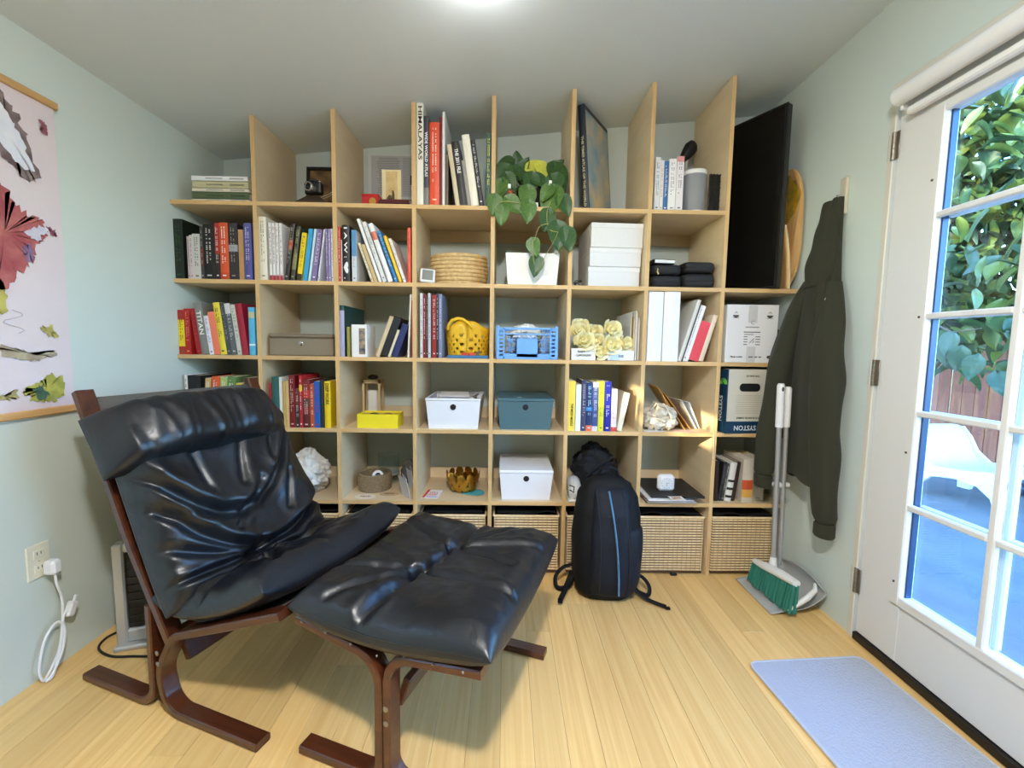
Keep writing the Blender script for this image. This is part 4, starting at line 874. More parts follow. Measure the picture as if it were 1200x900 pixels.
b = MB(); b.prism([(w*.36+.012*math.cos(R(a)), 0, h*.1+.008*math.sin(R(a))) for a in range(0, 360, 20)], (0, -.0012, 0), (0, 0, 0)); b.done('printed_emblem', flat(PK), o)
o = thing('black_bag', uniq('black soft bag squeezed between white carton and right wall'), 'bag', (X(925, 415, .12)-.01, .16, TOPZ['C']))
crumple((.042, .12, .105), (0, 0, .1), 2.2, amp=.1).done('body', NY, o, True); MB().tube([(-.01, -.06, .19), (-.01, -.03, .225), (-.01, .03, .225), (-.01, .06, .19)], .006, 8).done('handle', NY, o, True)
# ---- fourth shelf: yellow tray box, lantern
YB_ = mat('yellow_card', (240, 220, 40), .45); x0, x1 = X(418.6, 501, .02), X(466, 501, .02); w = x1-x0; h = Zp(440, 485.6, .02)-TOPZ['D']
o = frame_item('yellow_box', 'low bright yellow open box on fourth shelf', 'box', x0, x1, 'D', .02)
open_box(o, w, w, .12, .12, h, YB_, .003); MB().box((0, .06, h*.5), (w-.01, .11, h*.75)).done('foam', flat((206, 176, 70)), o)
for dx, c in ((-.03, (90, 80, 40)), (.04, (150, 110, 60))): MB().sphere((dx, .05, h*.9), (.022, .02, .008), 12, 6).done('contents', flat(c), o, True)
x0, x1 = X(425, 480, .24), X(446, 480, .24); h = Zp(436, 445, .24)-TOPZ['D']; w = x1-x0
LW = wood_mat('pale_wood', (196, 168, 124), (210, 184, 140), (3, 3, 1))
o = frame_item('wooden_lantern', 'pale wooden lantern with white insert at back of fourth shelf', 'lantern', x0, x1, 'D', .24)
for sx in (-1, 1):
    for y in (0, .07): MB().box((sx*(w/2-.006), y, h/2), (.012, .012, h), .001).done('post', LW, o)
for z in (.006, h-.01): MB().box((0, .035, z), (w, .082, .012 if z < .1 else .02), .001).done('plate', LW, o)
MB().box((0, .03, h*.4), (w*.56, .03, h*.66), .006).done('insert', flat((226, 222, 214)), o)
MB().sphere((-.0, .035, h+.012), (.028, .03, .014), 14, 8).done('dark_top', flat((40, 32, 26)), o, True); MB().box((-w*.34, -.007, h*.1), (.008, .002, .03)).done('clip', flat((30, 30, 30)), o)
# ---- lidded storage boxes
def tub(px0, px1, py, row, c, label, lid, rot=0.0, y=.03):
    a, b_ = X(px0, BOTPX[row], y), X(px1, BOTPX[row], y); h = Zp((px0+px1)/2, py, y)-TOPZ[row]; o = frame_item('storage_box', label, 'box', a, b_, row, y, 'lidded storage boxes', R(rot)); w = b_-a
    m = mat('tub_%d' % c[0], c, .42)
    bd = open_box(o, w*.89, w*.985, .30, .335, h-(.012 if lid else .004), m, .003)
    rim = MB()
    if lid: MB().box((0, .15, h-.008), (w, .345, .016), .004).done('lid', m, o)
    else:
        for c2, d2 in (((0, -.018, h-.005), (w, .008, .010)), ((0, .318, h-.005), (w, .008, .010)), ((-w/2+.004, .15, h-.005), (.008, .33, .010)), ((w/2-.004, .15, h-.005), (.008, .33, .010))): MB().box(c2, d2, .002).done('rim', m, o)
    zk = h*.72; yk = -.0175*zk/(h-.012)-.0022
    l = MB().lathe([(0, 0), (.0145, 0), (.0145, .0014), (0, .0014)], 24).done('finger_hole', flat((18, 18, 22)), o, True); l.rotation_euler = (R(90), 0, 0); l.location = (0, yk+.0015, zk)
    return o, w, h
o, w, h = tub(499, 563.5, 466.5, 'D', (232, 234, 240), 'open white storage box heaped with papers on fourth shelf', False)
for k in range(5):
    pp = tag(MB().box((0, 0, 0), (.19-.01*k, .24, .0012), 0).done('paper_sheet', flat([(236, 236, 238), (214, 204, 196), (240, 240, 240), (196, 190, 200), (244, 244, 244)][k])), uniq(['lowest', 'second', 'third', 'fourth', 'topmost'][k]+' loose paper sheet in open white storage box'), 'paper', 'papers in the open storage box')
    pp.location = (o.location.x+[.0, .01, -.008, .015, -.01][k], .17, TOPZ['D']+h-.012+.004*k); pp.rotation_euler = (0, 0, R([4, -7, 10, -12, 6][k]))
for k in range(1):
    st = tag(MB().box((0, .0, 0), (.2, .26, h-.025), .004).done('paper_stack', flat((228, 226, 222), .8)), uniq('thick stack of papers filling the open white storage box'), 'paper'); st.location = (o.location.x, .17, TOPZ['D']+.004+(h-.025)/2)
o, w, h = tub(582.4, 648, 466.5, 'D', (74, 106, 116), 'teal storage box with lid on fourth shelf', True)
MB().box((-.03, .02, h+.0012), (.02, .012, .001)).done('white_mark', flat((220, 225, 225)), o)
tub(584.5, 647.5, 550, 'E', (234, 235, 240), 'closed white storage box with lid on fifth shelf', True)
# ---- fourth shelf: carrier bag, envelopes
BG = mat('plastic_bag', (214, 206, 190), .5, bump=(40, .6, .01)); 
o = thing('carrier_bag', uniq('crumpled off-white carrier bag on sunlit fourth shelf'), 'bag', (X(773, 498, .08), .10, TOPZ['D']))
crumple((.082, .085, .072), (0, 0, .06), 5.5, 64, 44, .28, 1.6).done('body', BG, o, 60)
for s_ in (-1, 1): MB().tube([(-.05, .0+s_*.02, .1), (-.03, -.03+s_*.02, .135), (.01, -.05+s_*.02, .12), (.035, -.07+s_*.02, .07)], .006, 8, flatx=2.0).done('handle', BG, o, True)
for k, (a, l, c, dx, lab, hgt) in enumerate([(-34, .26, (206, 158, 84), .035, 'kraft padded envelope leaning over carrier bag', .2), (-38, .23, (196, 142, 70), .07, 'second kraft envelope leaning behind padded one', .22), (-30, .17, (216, 218, 222), .105, 'pale grey paper leaning right of kraft envelopes', .17), (-24, .15, (232, 234, 238), .125, 'white paper sheet leaning near right upright', .16)]):
    o = thing('envelope', uniq(lab), 'envelope', (X(812, 500, .05)+dx-.07, .06+.012*k, TOPZ['D']+.003), rot=(0, R(a), R(-4+3*k)))
    MB().box((0, .1, l/2), (.003, .2, l), .0006).done('body', flat(c), o); MB().prism([(-.0018, 0, l), (-.0018, .2, l), (-.0018, .1, l*.72)], (0, 0, 0), (-.0006, 0, 0)).done('flap', flat([x*.93 for x in c]), o)
for k, (px, py, c, lab) in enumerate([(765, 503, (226, 224, 220), 'white paper lying flat under carrier bag'), (800, 502, (222, 186, 176), 'pinkish printed paper lying flat before kraft envelopes')]):
    o = tag(MB().box((0, 0, .0006), (.09, .06, .001)).done('paper_sheet', flat(c)), uniq(lab), 'paper'); o.location = (X(px, py, .035), .037, TOPZ['D']+.0004); o.rotation_euler = (0, 0, R(8-20*k))
o = tag(MB().tube([(0, -.003, .012), (.001, -.003, -.04), (.0005, -.003, -.1), (0, -.004, -.118)], [.002, .002, .002, .003], 8).done('hanging_cord', flat((226, 214, 190)), None, True), uniq('thin cream cord hanging over the front of upright board by right papers'), 'cord'); o.location = (PXS[6]-.006, -.001, ROWZ['D'])
# ---- fourth shelf: cable box
x0, x1 = X(843.5, 507, .0), X(902, 507, .0); h = Zp(878, 433, .0)-TOPZ['D']; w = x1-x0
o = frame_item('cable_box', 'upside-down SYSTON cable carton with hand hole on fourth shelf', 'box', x0, x1, 'D', .0, rotz=R(5)); o.location.x += .012; o.location.y += .001
MB().box((0, .08, h/2), (w*.95, .16, h-.0004), .0015).done('body', mat('carton_pale', (206, 200, 182), .5), o)
SB = mat('carton_blue', (20, 56, 84), .4)
MB().box((0, -.0006, h*.095), (w*.952, .0012, h*.19)).done('blue_band', SB, o); MB().box((-w*.475-.0006, .08, h/2), (.0012, .16, h-.001)).done('blue_side', SB, o); MB().box((-w*.465, -.0005, h/2), (w*.02, .001, h-.001)).done('blue_edge', SB, o)
UP = Matrix(((-1, 0, 0), (0, 0, -1), (0, -1, 0))).to_euler()
lettering('SYSTON', .034, (220, 226, 226), o, (-w*.06, -.0018, h*.09), UP, width=w*.46)
for k in range(4): MB().tube([(w*.34-.03+.006*k+.0*j, -.0014, h*(.05+.026*j)) if False else (w*.30-.022*math.cos(R(20*j))*(1-.2*k)+.02, -.0014, h*.02+.036*math.sin(R(20*j))*(1-.2*k)) for j in range(0, 9)], .0013, 5).done('wave_mark', flat((70, 150, 90)), o)
MB().prism([(.0+(.036 if abs(a) < 90 else -.036)+.018*math.cos(R(a)), 0, h*.72+.02*math.sin(R(a))) for a in list(range(-85, 90, 17))+list(range(95, 270, 17))], (0, -.0014, 0), (0, 0, 0)).done('hand_hole', flat((14, 13, 12)), o)
b = MB()
for k in range(9): b.box((.01, -.0006, h*(.32+.034*k)), (w*.62, .0012, .0012))
b.done('ruled_lines', flat((160, 154, 140)), o)['kind'] = 'stuff'
lettering('VOICE & DATA CABLE', .013, (60, 56, 50), o, (.008, -.0014, h*.245), UP, width=w*.56); lettering('THIS END UP', .012, (110, 104, 94), o, (.012, -.0014, h*.9), UP)
lettering('SYSTON', .034, (220, 226, 226), o, (-w*.475-.0018, .045, h*.38), Matrix(((0, 0, -1), (0, -1, 0), (-1, 0, 0))).to_euler(), width=h*.4) 
for k in range(4): MB().tube([(-w*.475-.0016, .03+.012*k*0+.03*math.cos(R(22*j))*(1-.2*k), h*.76+.03*math.sin(R(22*j))*(1-.2*k)) for j in range(9)], .0016, 5).done('wave_mark', flat((120, 200, 60)), o)
# ---- fifth shelf: blanket, basket, jar, small things
BL = mat('blanket_white', (214, 210, 202), .95, sheen=.3, bump=(200, .25, .002))
def blanket():
    q = random.Random(12); b = MB()
    for k in range(15):
        L = [(q.uniform(-.12, .12), q.uniform(-.07, .1), .03+q.uniform(0, .12)) for _ in range(4)]
        cx = [Vector(p) for p in L]; pts = []
        for i in range(3):
            for j in range(6):
                t_ = j/6; a = cx[i].lerp(cx[i+1], t_); a.z = max(.03, a.z + .02*math.sin(t_*math.pi)); pts.append(a)
        b.tube(pts, [.022+.008*math.sin(i*1.1+k) for i in range(len(pts))], 10, flatx=1.5)
    return b
o = thing('blanket', uniq('rumpled white blanket heaped on fifth shelf behind armchair'), 'blanket', (X(358, 586, .14), .13, TOPZ['E']))
crumple((.106, .09, .105), (0.022, -.005, .10), 9.4, 96, 64, .26, 1.7).done('heap', BL, o, 60)
for k, (pts) in enumerate([[(-.1, -.06, .1), (-.05, -.1, .13), (.02, -.1, .1), (.07, -.1, .05), (.1, -.09, .02)], [(-.02, -.09, .15), (.04, -.09, .14), (.09, -.07, .1), (.1, -.08, .05)], [(-.12, -.08, .04), (-.06, -.11, .07), (0, -.12, .05), (.05, -.12, .02)], [(.02, -.11, .025), (.07, -.12, .03), (.11, -.1, .02)]]):
    P = []
    for i in range(len(pts)-1):
        for j in range(5): P.append(Vector(pts[i]).lerp(Vector(pts[i+1]), j/5))
    MB().tube([Vector((p.x*.9, p.y, max(p.z, .029))) for p in P], [.021+.006*math.sin(i*.9+k) for i in range(len(P))], 10, flatx=1.4).done('fold', BL, o, True)
WV = mat('seagrass', (124, 108, 82), .85, bump=(300, .8, .003), var=(120, (150, 132, 102)))
x0, x1 = X(416, 572, .12), X(454, 572, .12); r = (x1-x0)/2; h = .088
o = frame_item('seagrass_bowl', 'round woven grey brown bowl holding tape rolls on fifth shelf', 'basket', x0, x1, 'E', .12+r*.8)
for k in range(9): MB().tube([((r*(.95+.05*math.sin(k*.35)))*math.cos(2*math.pi*i/40), (r*.95)*math.sin(2*math.pi*i/40), .006+h*k/9.) for i in range(40)], .0062, 6, closed=True).done('coil', WV, o, True)
MB().lathe([(0, .004), (r*.95, .004), (r*.95, .008), (0, .008)], 32).done('base', WV, o)
o2 = thing('tape_roll', uniq('white tape roll poking out of woven bowl on fifth shelf'), 'tape', (o.location.x+.022, .12+r*.5, TOPZ['E']+h-.012), rot=(R(70), 0, R(20)))
MB().lathe([(.014, -.01), (.028, -.01), (.028, .01), (.014, .01), (.014, -.01)], 28).done('roll', flat((228, 228, 228)), o2, True); MB().lathe([(.0125, -.0105), (.0145, -.0105), (.0145, .0105), (.0125, .0105), (.0125, -.0105)], 24).done('core', flat((60, 60, 64)), o2, True)
x0, x1 = X(449.5, 566, .30), X(474, 566, .30); r = (x1-x0)/2
o = frame_item('glass_jar', 'clear glass jar at back of fifth shelf', 'jar', x0-.03, x1-.03, 'E', .305); zt = Zp(460, 534, .26)-TOPZ['E']
MB().lathe([(0, 0), (r*.96, 0), (r, .008), (r, zt-.01), (r*1.03, zt), (r*.98, zt), (r*.96, zt-.01), (r*.96, .012), (0, .010)], 32).done('wall', GLASS, o, True)
MB().lathe([(r*.97, zt*.3), (r*1.005, zt*.3), (r*1.005, zt*.34), (r*.97, zt*.34)], 32).done('water_line', flat((170, 172, 168)), o, True)
o = thing('cloth_pouch', uniq('dark grey felt pouch slumped by upright board on fifth shelf'), 'pouch', (PXS[2]-BT/2-.075, .29, TOPZ['E'])); crumple((.05, .055, .07), (0, 0, .055), 6.1, amp=.16).done('body', mat('felt_grey', (92, 86, 84), .9), o, True)
MB().tube([(-.04, -.05, .012), (-.02, -.062, .03), (0, -.058, .02)], .006, 8).done('drawstring', flat((30, 28, 28)), o, True)
for k, (dx, a, lab) in enumerate([(-.05, 24, 'folded white leaflet standing open against upright board, fifth shelf'), (-.036, 16, 'second white leaflet standing behind folded one, fifth shelf')]):
    o = thing('leaflet', uniq(lab), 'leaflet', (PXS[2]-BT/2-.016-.004*k, .014+.115*k, TOPZ['E']+.004), rot=(0, R(-12+4*k), R(a)))
    MB().box((0, .05, .055), (.0012, .1, .11)).done('leaf', flat((232, 232, 236)), o); MB().box((-.012, .045, .054), (.0012, .1, .108), 0, Matrix.Rotation(R(12), 3, 'Z')).done('leaf', flat((214, 216, 226)), o)
for k, (px, py, rx, ry, c, lab) in enumerate([(428, 582, .052, .028, (236, 226, 208), 'oval cream sticker with red script lying on fifth shelf'), (456, 579, .05, .024, (204, 176, 140), 'brown printed card lying behind cream sticker on fifth shelf')]):
    y = at(px, py, 2, TOPZ['E']).y; x = at(px, py, 2, TOPZ['E']).x
    o = thing('sticker', uniq(lab), 'sticker', (x, y, TOPZ['E']+.0003)); MB().lathe([(0, 0), (1, 0), (1, .0012), (0, .0012)], 28, sx=rx, sy=ry*1.3).done('card', flat(c), o)
    b = MB()
    for j in range(6): b.tube([(-rx*.5+rx*.17*j, -.006+.008*math.sin(j*2), .0014), (-rx*.4+rx*.17*j, .012, .0014), (-rx*.36+rx*.17*j, -.008, .0014)], .0012, 5)
    b.done('print', flat((150, 60, 50) if k == 0 else (120, 80, 50)), o)['kind'] = 'stuff'
# gold petal bowl
GO = mat('brass', (188, 146, 62), .28, .95); x0, x1 = X(523, 563, .16), X(562, 563, .16); r = (x1-x0)/2
o = frame_item('petal_bowl', 'brass bowl made of small petals on fifth shelf', 'bowl', x0, x1, 'E', .12+r*.6)
MB().lathe([(0, .002), (r*.55, .002), (r*.75, .02), (r*.9, .05), (r*.88, .05), (r*.72, .024), (0, .008)], 32).done('inner_bowl', mat('brass_dark', (120, 92, 40), .4, .9), o, True)
pm_ = MB()
def pet(u, v): a = 2*math.pi*u; rr = .021*v; return (rr*math.cos(a), .003*(1-v*v)*-1, rr*1.15*math.sin(a))
pm_.grid(pet, 12, 3, True); pmesh = pm_.mesh('petal', GO, True); q = random.Random(2)
for k in range(34):
    a = k*2*math.pi/11.3; lv = k//11.4; rr = r*(.78+.1*lv); c_ = link('petal', pmesh, o)
    c_.location = (rr*math.cos(a), rr*math.sin(a), .029+.026*lv); c_.rotation_euler = (R(q.uniform(-14, 14)), R(q.uniform(-30, 30)), a+math.pi/2)
for k in range(22):
    c_ = link('petal', pmesh, o); a = q.uniform(0, 6.28); rr = r*.75*q.random()**.5; c_.location = (rr*math.cos(a), rr*math.sin(a), .06+q.uniform(-.006, .022)); c_.rotation_euler = (R(q.uniform(30, 90)), R(q.uniform(-40, 40)), a)
o = tag(MB().grid(lambda u, v: (.062*(1-v*.0)*(u-.5)*2*(math.sin(math.pi*min(1, v+.12))**.5), .05*(v-.5)*2, .002+.012*max(0, v-.5)*abs(math.sin(u*7))), 12, 10).done('napkin', mat('teal_cloth', (74, 164, 176), .8), None, True), uniq('small turquoise cloth lying before brass petal bowl on fifth shelf'), 'cloth')
p = at(555, 576, 2, TOPZ['E']); o.location = (p.x, p.y-.012, TOPZ['E']+.0005); o.rotation_euler = (0, 0, R(-12)); o.modifiers.new('t', 'SOLIDIFY').thickness = -.002
a_, b2 = at(493, 586, 2, TOPZ['E']), at(520, 573, 2, TOPZ['E'])
o = thing('leaflet', uniq('white and red printed leaflet lying flat on fifth shelf'), 'leaflet', ((a_.x+b2.x)/2, (a_.y+b2.y)/2, TOPZ['E']+.0004), R(-6)); wl = (b2.x-a_.x)*.92
MB().box((0, 0, .0012), (wl, .12, .0024)).done('sheet', flat((232, 228, 226)), o); MB().box((-wl*.4, 0, .0028), (wl*.16, .12, .0008)).done('red_stripe', flat((206, 66, 54)), o)
b = MB(); [b.tube([(-.02+.012*j, -.03, .003), (-.012+.012*j, .0, .003), (-.02+.012*j, .03, .003)], .0016, 5) for j in range(4)]; b.done('printed_script', flat((206, 80, 66)), o)['kind'] = 'stuff'; MB().box((wl*.1, -.046, .0028), (wl*.7, .012, .0008)).done('blue_line', flat((170, 170, 206)), o)
# black duffel and white shoe
o = thing('duffel_bag', uniq('black soft duffel bag stuffed in fifth shelf behind backpack'), 'bag', (X(697, 575, .2), .225, TOPZ['E']))
crumple((.12, .14, .12), (0, 0, .11), 4.4, 48, 30, .14, 2.2).done('body', mat('black_cloth', (20, 21, 26), .85, bump=(60, .4, .005)), o, True)
crumple((.06, .07, .06), (-.02, -.02, .2), 7.1, amp=.15).done('top_flap', mat('black_cloth', (20, 21, 26), .85), o, True); MB().tube([(-.07, -.13, .1), (-.03, -.15, .15), (.03, -.14, .19), (.07, -.1, .2)], .006, 8, flatx=2).done('strap', NY, o, True)
o = thing('canvas_shoe', uniq('white canvas shoe with black lace beside backpack on fifth shelf'), 'shoe', (X(672, 584, .03), .05, TOPZ['E']))
MB().tube([(-.01, -.045, .03), (0, -.02, .042), (.01, .03, .05), (.015, .1, .055), (.015, .14, .05)], [.018, .03, .036, .038, .028], 14).done('upper', flat((222, 220, 214)), o, True); MB().box((.003, .045, .006), (.066, .2, .012), .004).done('sole', flat((236, 234, 228)), o)
MB().tube([(-.022, -.04, .06), (-.005, -.055, .052), (.0, -.03, .072), (-.02, -.01, .074)], .003, 6).done('lace', flat((26, 26, 26)), o, True)
# portfolio stack, clock, card, wallet
o = thing('paper_stack', uniq('stack of magazines and papers under black portfolio on fifth shelf'), 'papers', (X(785, 586, .02), .0, TOPZ['E']), R(1)); w = .30
for k in range(4): MB().box((.004*math.sin(k*2.1)-.005*k, .11+.004*math.cos(k*3)-.004*k, .004+.008*k), (.255-.01*k, .24+.01*k, .007), .0008, Matrix.Rotation(R(2*math.sin(k*4)), 3, 'Z')).done('sheet_bundle', flat([(60, 54, 60), (214, 206, 210), (150, 110, 104), (236, 236, 238)][k]), o)
o = thing('portfolio', uniq('black hardcover portfolio lying on paper stack on fifth shelf'), 'portfolio', (X(790, 590, .0)+.008, -.028, TOPZ['E']+.0335), R(-1))
MB().box((0, .15, .006), (.265, .30, .012), .002).done('cover', mat('portfolio_black', (38, 35, 34), .5), o); MB().box((-.004, .146, -.0005), (.25, .29, .001)).done('loose_sheet', flat((240, 240, 242)), o)
MB().box((-.128, .15, .0124), (.008, .298, .001)).done('spine_seam', flat((60, 56, 54)), o)
zt = TOPZ['E']+.0335+.0126
o = thing('cube_clock', uniq('white rounded square alarm clock standing on black portfolio'), 'clock', (X(781, 575, .04), .04, zt), R(-3)); s_ = .084
MB().box((0, .02, s_/2), (s_, .04, s_), .012).done('case', mat('white_plastic', (236, 236, 236), .35), o); 
l = MB().lathe([(0, 0), (.031, 0), (.031, .001), (0, .001)], 32).done('dial', flat((222, 224, 226)), o); l.rotation_euler = (R(90), 0, 0); l.location = (0, .0003, s_/2)
for k in range(12):
    MB().box((.025*math.cos(R(30*k)), -.0012, s_/2+.025*math.sin(R(30*k))), (.0026, .001, .0026)).done('hour_mark', flat((150, 150, 155)), o)
MB().box((.006, -.0014, s_/2+.002), (.014, .0008, .0014)).done('hand', flat((90, 90, 95)), o); MB().box((-.001, -.0014, s_/2-.007), (.0014, .0008, .018)).done('hand', flat((90, 90, 95)), o)
p = at(793, 584, 2, zt)
o = thing('photo_card', uniq('small white bordered print of animals lying on black portfolio'), 'photograph', (p.x, p.y, zt), R(4)); MB().box((0, 0, .0008), (.068, .05, .0016)).done('card', flat((226, 224, 220)), o); MB().box((0, 0, .0018), (.046, .034, .0006)).done('print', mat('animal_print', (176, 120, 70), .5, var=(60, (220, 206, 190))), o)
p = at(809, 583, 2, zt)
o = thing('wallet', uniq('flat black wallet with pale stitching lying on black portfolio'), 'wallet', (p.x, p.y, zt), R(-4)); MB().box((0, 0, .003), (.058, .045, .006), .002).done('body', flat((22, 22, 22)), o); MB().box((0, 0, .0063), (.046, .033, .0008)).done('stitched_panel', flat((52, 52, 52)), o)
# ---- woven baskets on the floor under the fifth shelf
REED = mat('basket_reed', (240, 216, 172), .7, bump=(120, .4, .002), var=(40, (226, 196, 148))); DARK = mat('basket_dark', (84, 58, 34), .8); CLOTH = mat('basket_lining', (16, 15, 16), .9)
def floor_basket(c, label, zt=.305):
    x0, x1 = xs[c]+BT/2+.012, xs[c+1]-BT/2-.012
    if c == 7: x1 = x0+.33
    w = x1-x0; o = thing('woven_basket', uniq(label), 'basket', ((x0+x1)/2, .015, 0), 0, 'woven floor baskets'); d = .34; h = zt
    open_box(o, w-.012, w-.006, d-.012, d-.008, h-.01, DARK, .004).location = (0, .005, .008)
    rows = 20; b = MB()
    for k in range(rows):
        z = .014+(h-.028)*(k+.5)/rows; rr = (h-.028)/rows*.33
        b.box((0, .004, z), (w, .006, rr*2), rr*.5); b.box((-w/2+.003, d/2, z), (.006, d-.006, rr*2), rr*.5); b.box((w/2-.003, d/2, z), (.006, d-.006, rr*2), rr*.5)
    b.done('reed_rows', REED, o)['kind'] = 'stuff'
    b = MB(); nv = 14
    for k in range(nv): b.box((-w/2+w*(k+.5)/nv, .0006, h/2), (.0016, .0014, h-.03))
    b.done('stitching', mat('basket_stitch', (176, 138, 88), .8), o)['kind'] = 'stuff'
    for c2, d2 in (((0, .003, h-.008), (w+.004, .012, .012)), ((0, d-.003, h-.008), (w+.004, .012, .012)), ((-w/2, d/2, h-.008), (.012, d, .012)), ((w/2, d/2, h-.008), (.012, d, .012))): MB().box(c2, d2, .004).done('rim', REED, o)
    b = MB(); b.box((0, .004, .010), (w, .010, .008), .001); b.done('foot_frame', DARK, o)
    for sx in (-1, 1): MB().box((sx*w*.4, .03, .003), (.02, .02, .006), .001).done('foot', DARK, o)
    def lin_(u, v): return ((u-.5)*(w-.03), .015+v*(d-.04), h-.004+.018*abs(nz(u*3+c, v*3, .5))+.004*math.sin(u*9))
    g_ = MB().grid(lin_, 12, 10).done('dark_contents', CLOTH, o, True)
    return o
for c, t_ in ((1, 'woven reed basket on floor behind the armchair seat'), (2, 'woven reed basket with blue cloth inside, behind the footstool'), (3, 'woven reed basket on floor beneath petal bowl compartment'), (4, 'woven reed basket on floor beneath closed white storage box'), (5, 'woven reed basket on floor hidden behind backpack'), (6, 'woven reed basket on floor beneath portfolio and clock'), (7, 'woven reed basket on floor behind broom and dustpan')): floor_basket(c, t_)
o = tag(crumple((.05, .05, .02), (0, 0, .016), 1.7, amp=.3).done('cloth', mat('blue_grey_cloth', (86, 104, 132), .8), None, True), uniq('blue grey cloth on top of woven basket behind footstool'), 'cloth'); o.location = (X(452, 600, .06), .085, .316)
o = thing('cable_clip', uniq('tiny black plastic clip on floor before woven basket'), 'clip', (at(789, 674, 2, 0).x, at(789, 674, 2, 0).y, 0)); MB().box((0, 0, .006), (.034, .016, .012), .003).done('body', NY, o); MB().box((0, -.004, .013), (.02, .006, .004), .001).done('tab', NY, o)
# ================================================================ LOUNGE CHAIR AND FOOTSTOOL
def leather(name='black_leather'):
    if name in _M: return _M[name]
    M = bpy.data.materials.new(name); M.use_nodes = True; t = M.node_tree; b = t.nodes['Principled BSDF']
    tc = t.nodes.new('ShaderNodeTexCoord')
    n = t.nodes.new('ShaderNodeTexNoise'); n.inputs['Scale'].default_value = 7; n.inputs['Detail'].default_value = 6; t.links.new(tc.outputs['Object'], n.inputs['Vector'])
    rp = t.nodes.new('ShaderNodeValToRGB'); rp.color_ramp.elements[0].position = .35; rp.color_ramp.elements[1].position = .75
    rp.color_ramp.elements[0].color = lin((13, 16, 21)); rp.color_ramp.elements[1].color = lin((24, 28, 34)); t.links.new(n.outputs['Fac'], rp.inputs[0]); t.links.new(rp.outputs[0], b.inputs['Base Color'])
    mr = t.nodes.new('ShaderNodeMapRange'); mr.inputs['To Min'].default_value = .27; mr.inputs['To Max'].default_value = .44; t.links.new(n.outputs['Fac'], mr.inputs[0]); t.links.new(mr.outputs[0], b.inputs['Roughness'])
    v = t.nodes.new('ShaderNodeTexVoronoi'); v.inputs['Scale'].default_value = 260; t.links.new(tc.outputs['Object'], v.inputs['Vector'])
    n2 = t.nodes.new('ShaderNodeTexNoise'); n2.inputs['Scale'].default_value = 22; n2.inputs['Detail'].default_value = 4; n2.inputs['Distortion'].default_value = 1.2; t.links.new(tc.outputs['Object'], n2.inputs['Vector'])
    b1 = t.nodes.new('ShaderNodeBump'); b1.inputs['Strength'].default_value = .10; b1.inputs['Distance'].default_value = .001; t.links.new(v.outputs['Distance'], b1.inputs['Height'])
    b2 = t.nodes.new('ShaderNodeBump'); b2.inputs['Strength'].default_value = .18; b2.inputs['Distance'].default_value = .008; t.links.new(n2.outputs['Fac'], b2.inputs['Height']); t.links.new(b1.outputs[0], b2.inputs['Normal']); t.links.new(b2.outputs[0], b.inputs['Normal'])
    b.inputs['Specular IOR Level'].default_value = .55
    _M[name] = M; return M
LEATHER = leather()
ROSE = wood_mat('rosewood', (60, 28, 15), (88, 44, 24), (1, 14, 14), .28, 3.0, coat=.3, bump=.05)
CANVAS = mat('canvas_grey', (92, 90, 84), .85, bump=(300, .5, .002))
BOLT = mat('bolt_steel', (150, 148, 142), .3, .9)
def catmull(P, t):
    n = len(P)-1; k = min(int(t*n), n-1); f = t*n-k
    p0, p1, p2, p3 = P[max(k-1, 0)], P[k], P[k+1], P[min(k+2, n)]
    return tuple(.5*((2*b)+(-a+c)*f+(2*a-5*b+4*c-d)*f*f+(-a+3*b-3*c+d)*f**3) for a, b, c, d in zip(p0, p1, p2, p3))
def segdist(p, a, b):
    ax, ay = a; bx, by = b; dx, dy = bx-ax, by-ay; L = dx*dx+dy*dy
    t = max(0, min(1, ((p[0]-ax)*dx+(p[1]-ay)*dy)/L)) if L > 0 else 0
    return math.hypot(p[0]-ax-t*dx, p[1]-ay-t*dy), t
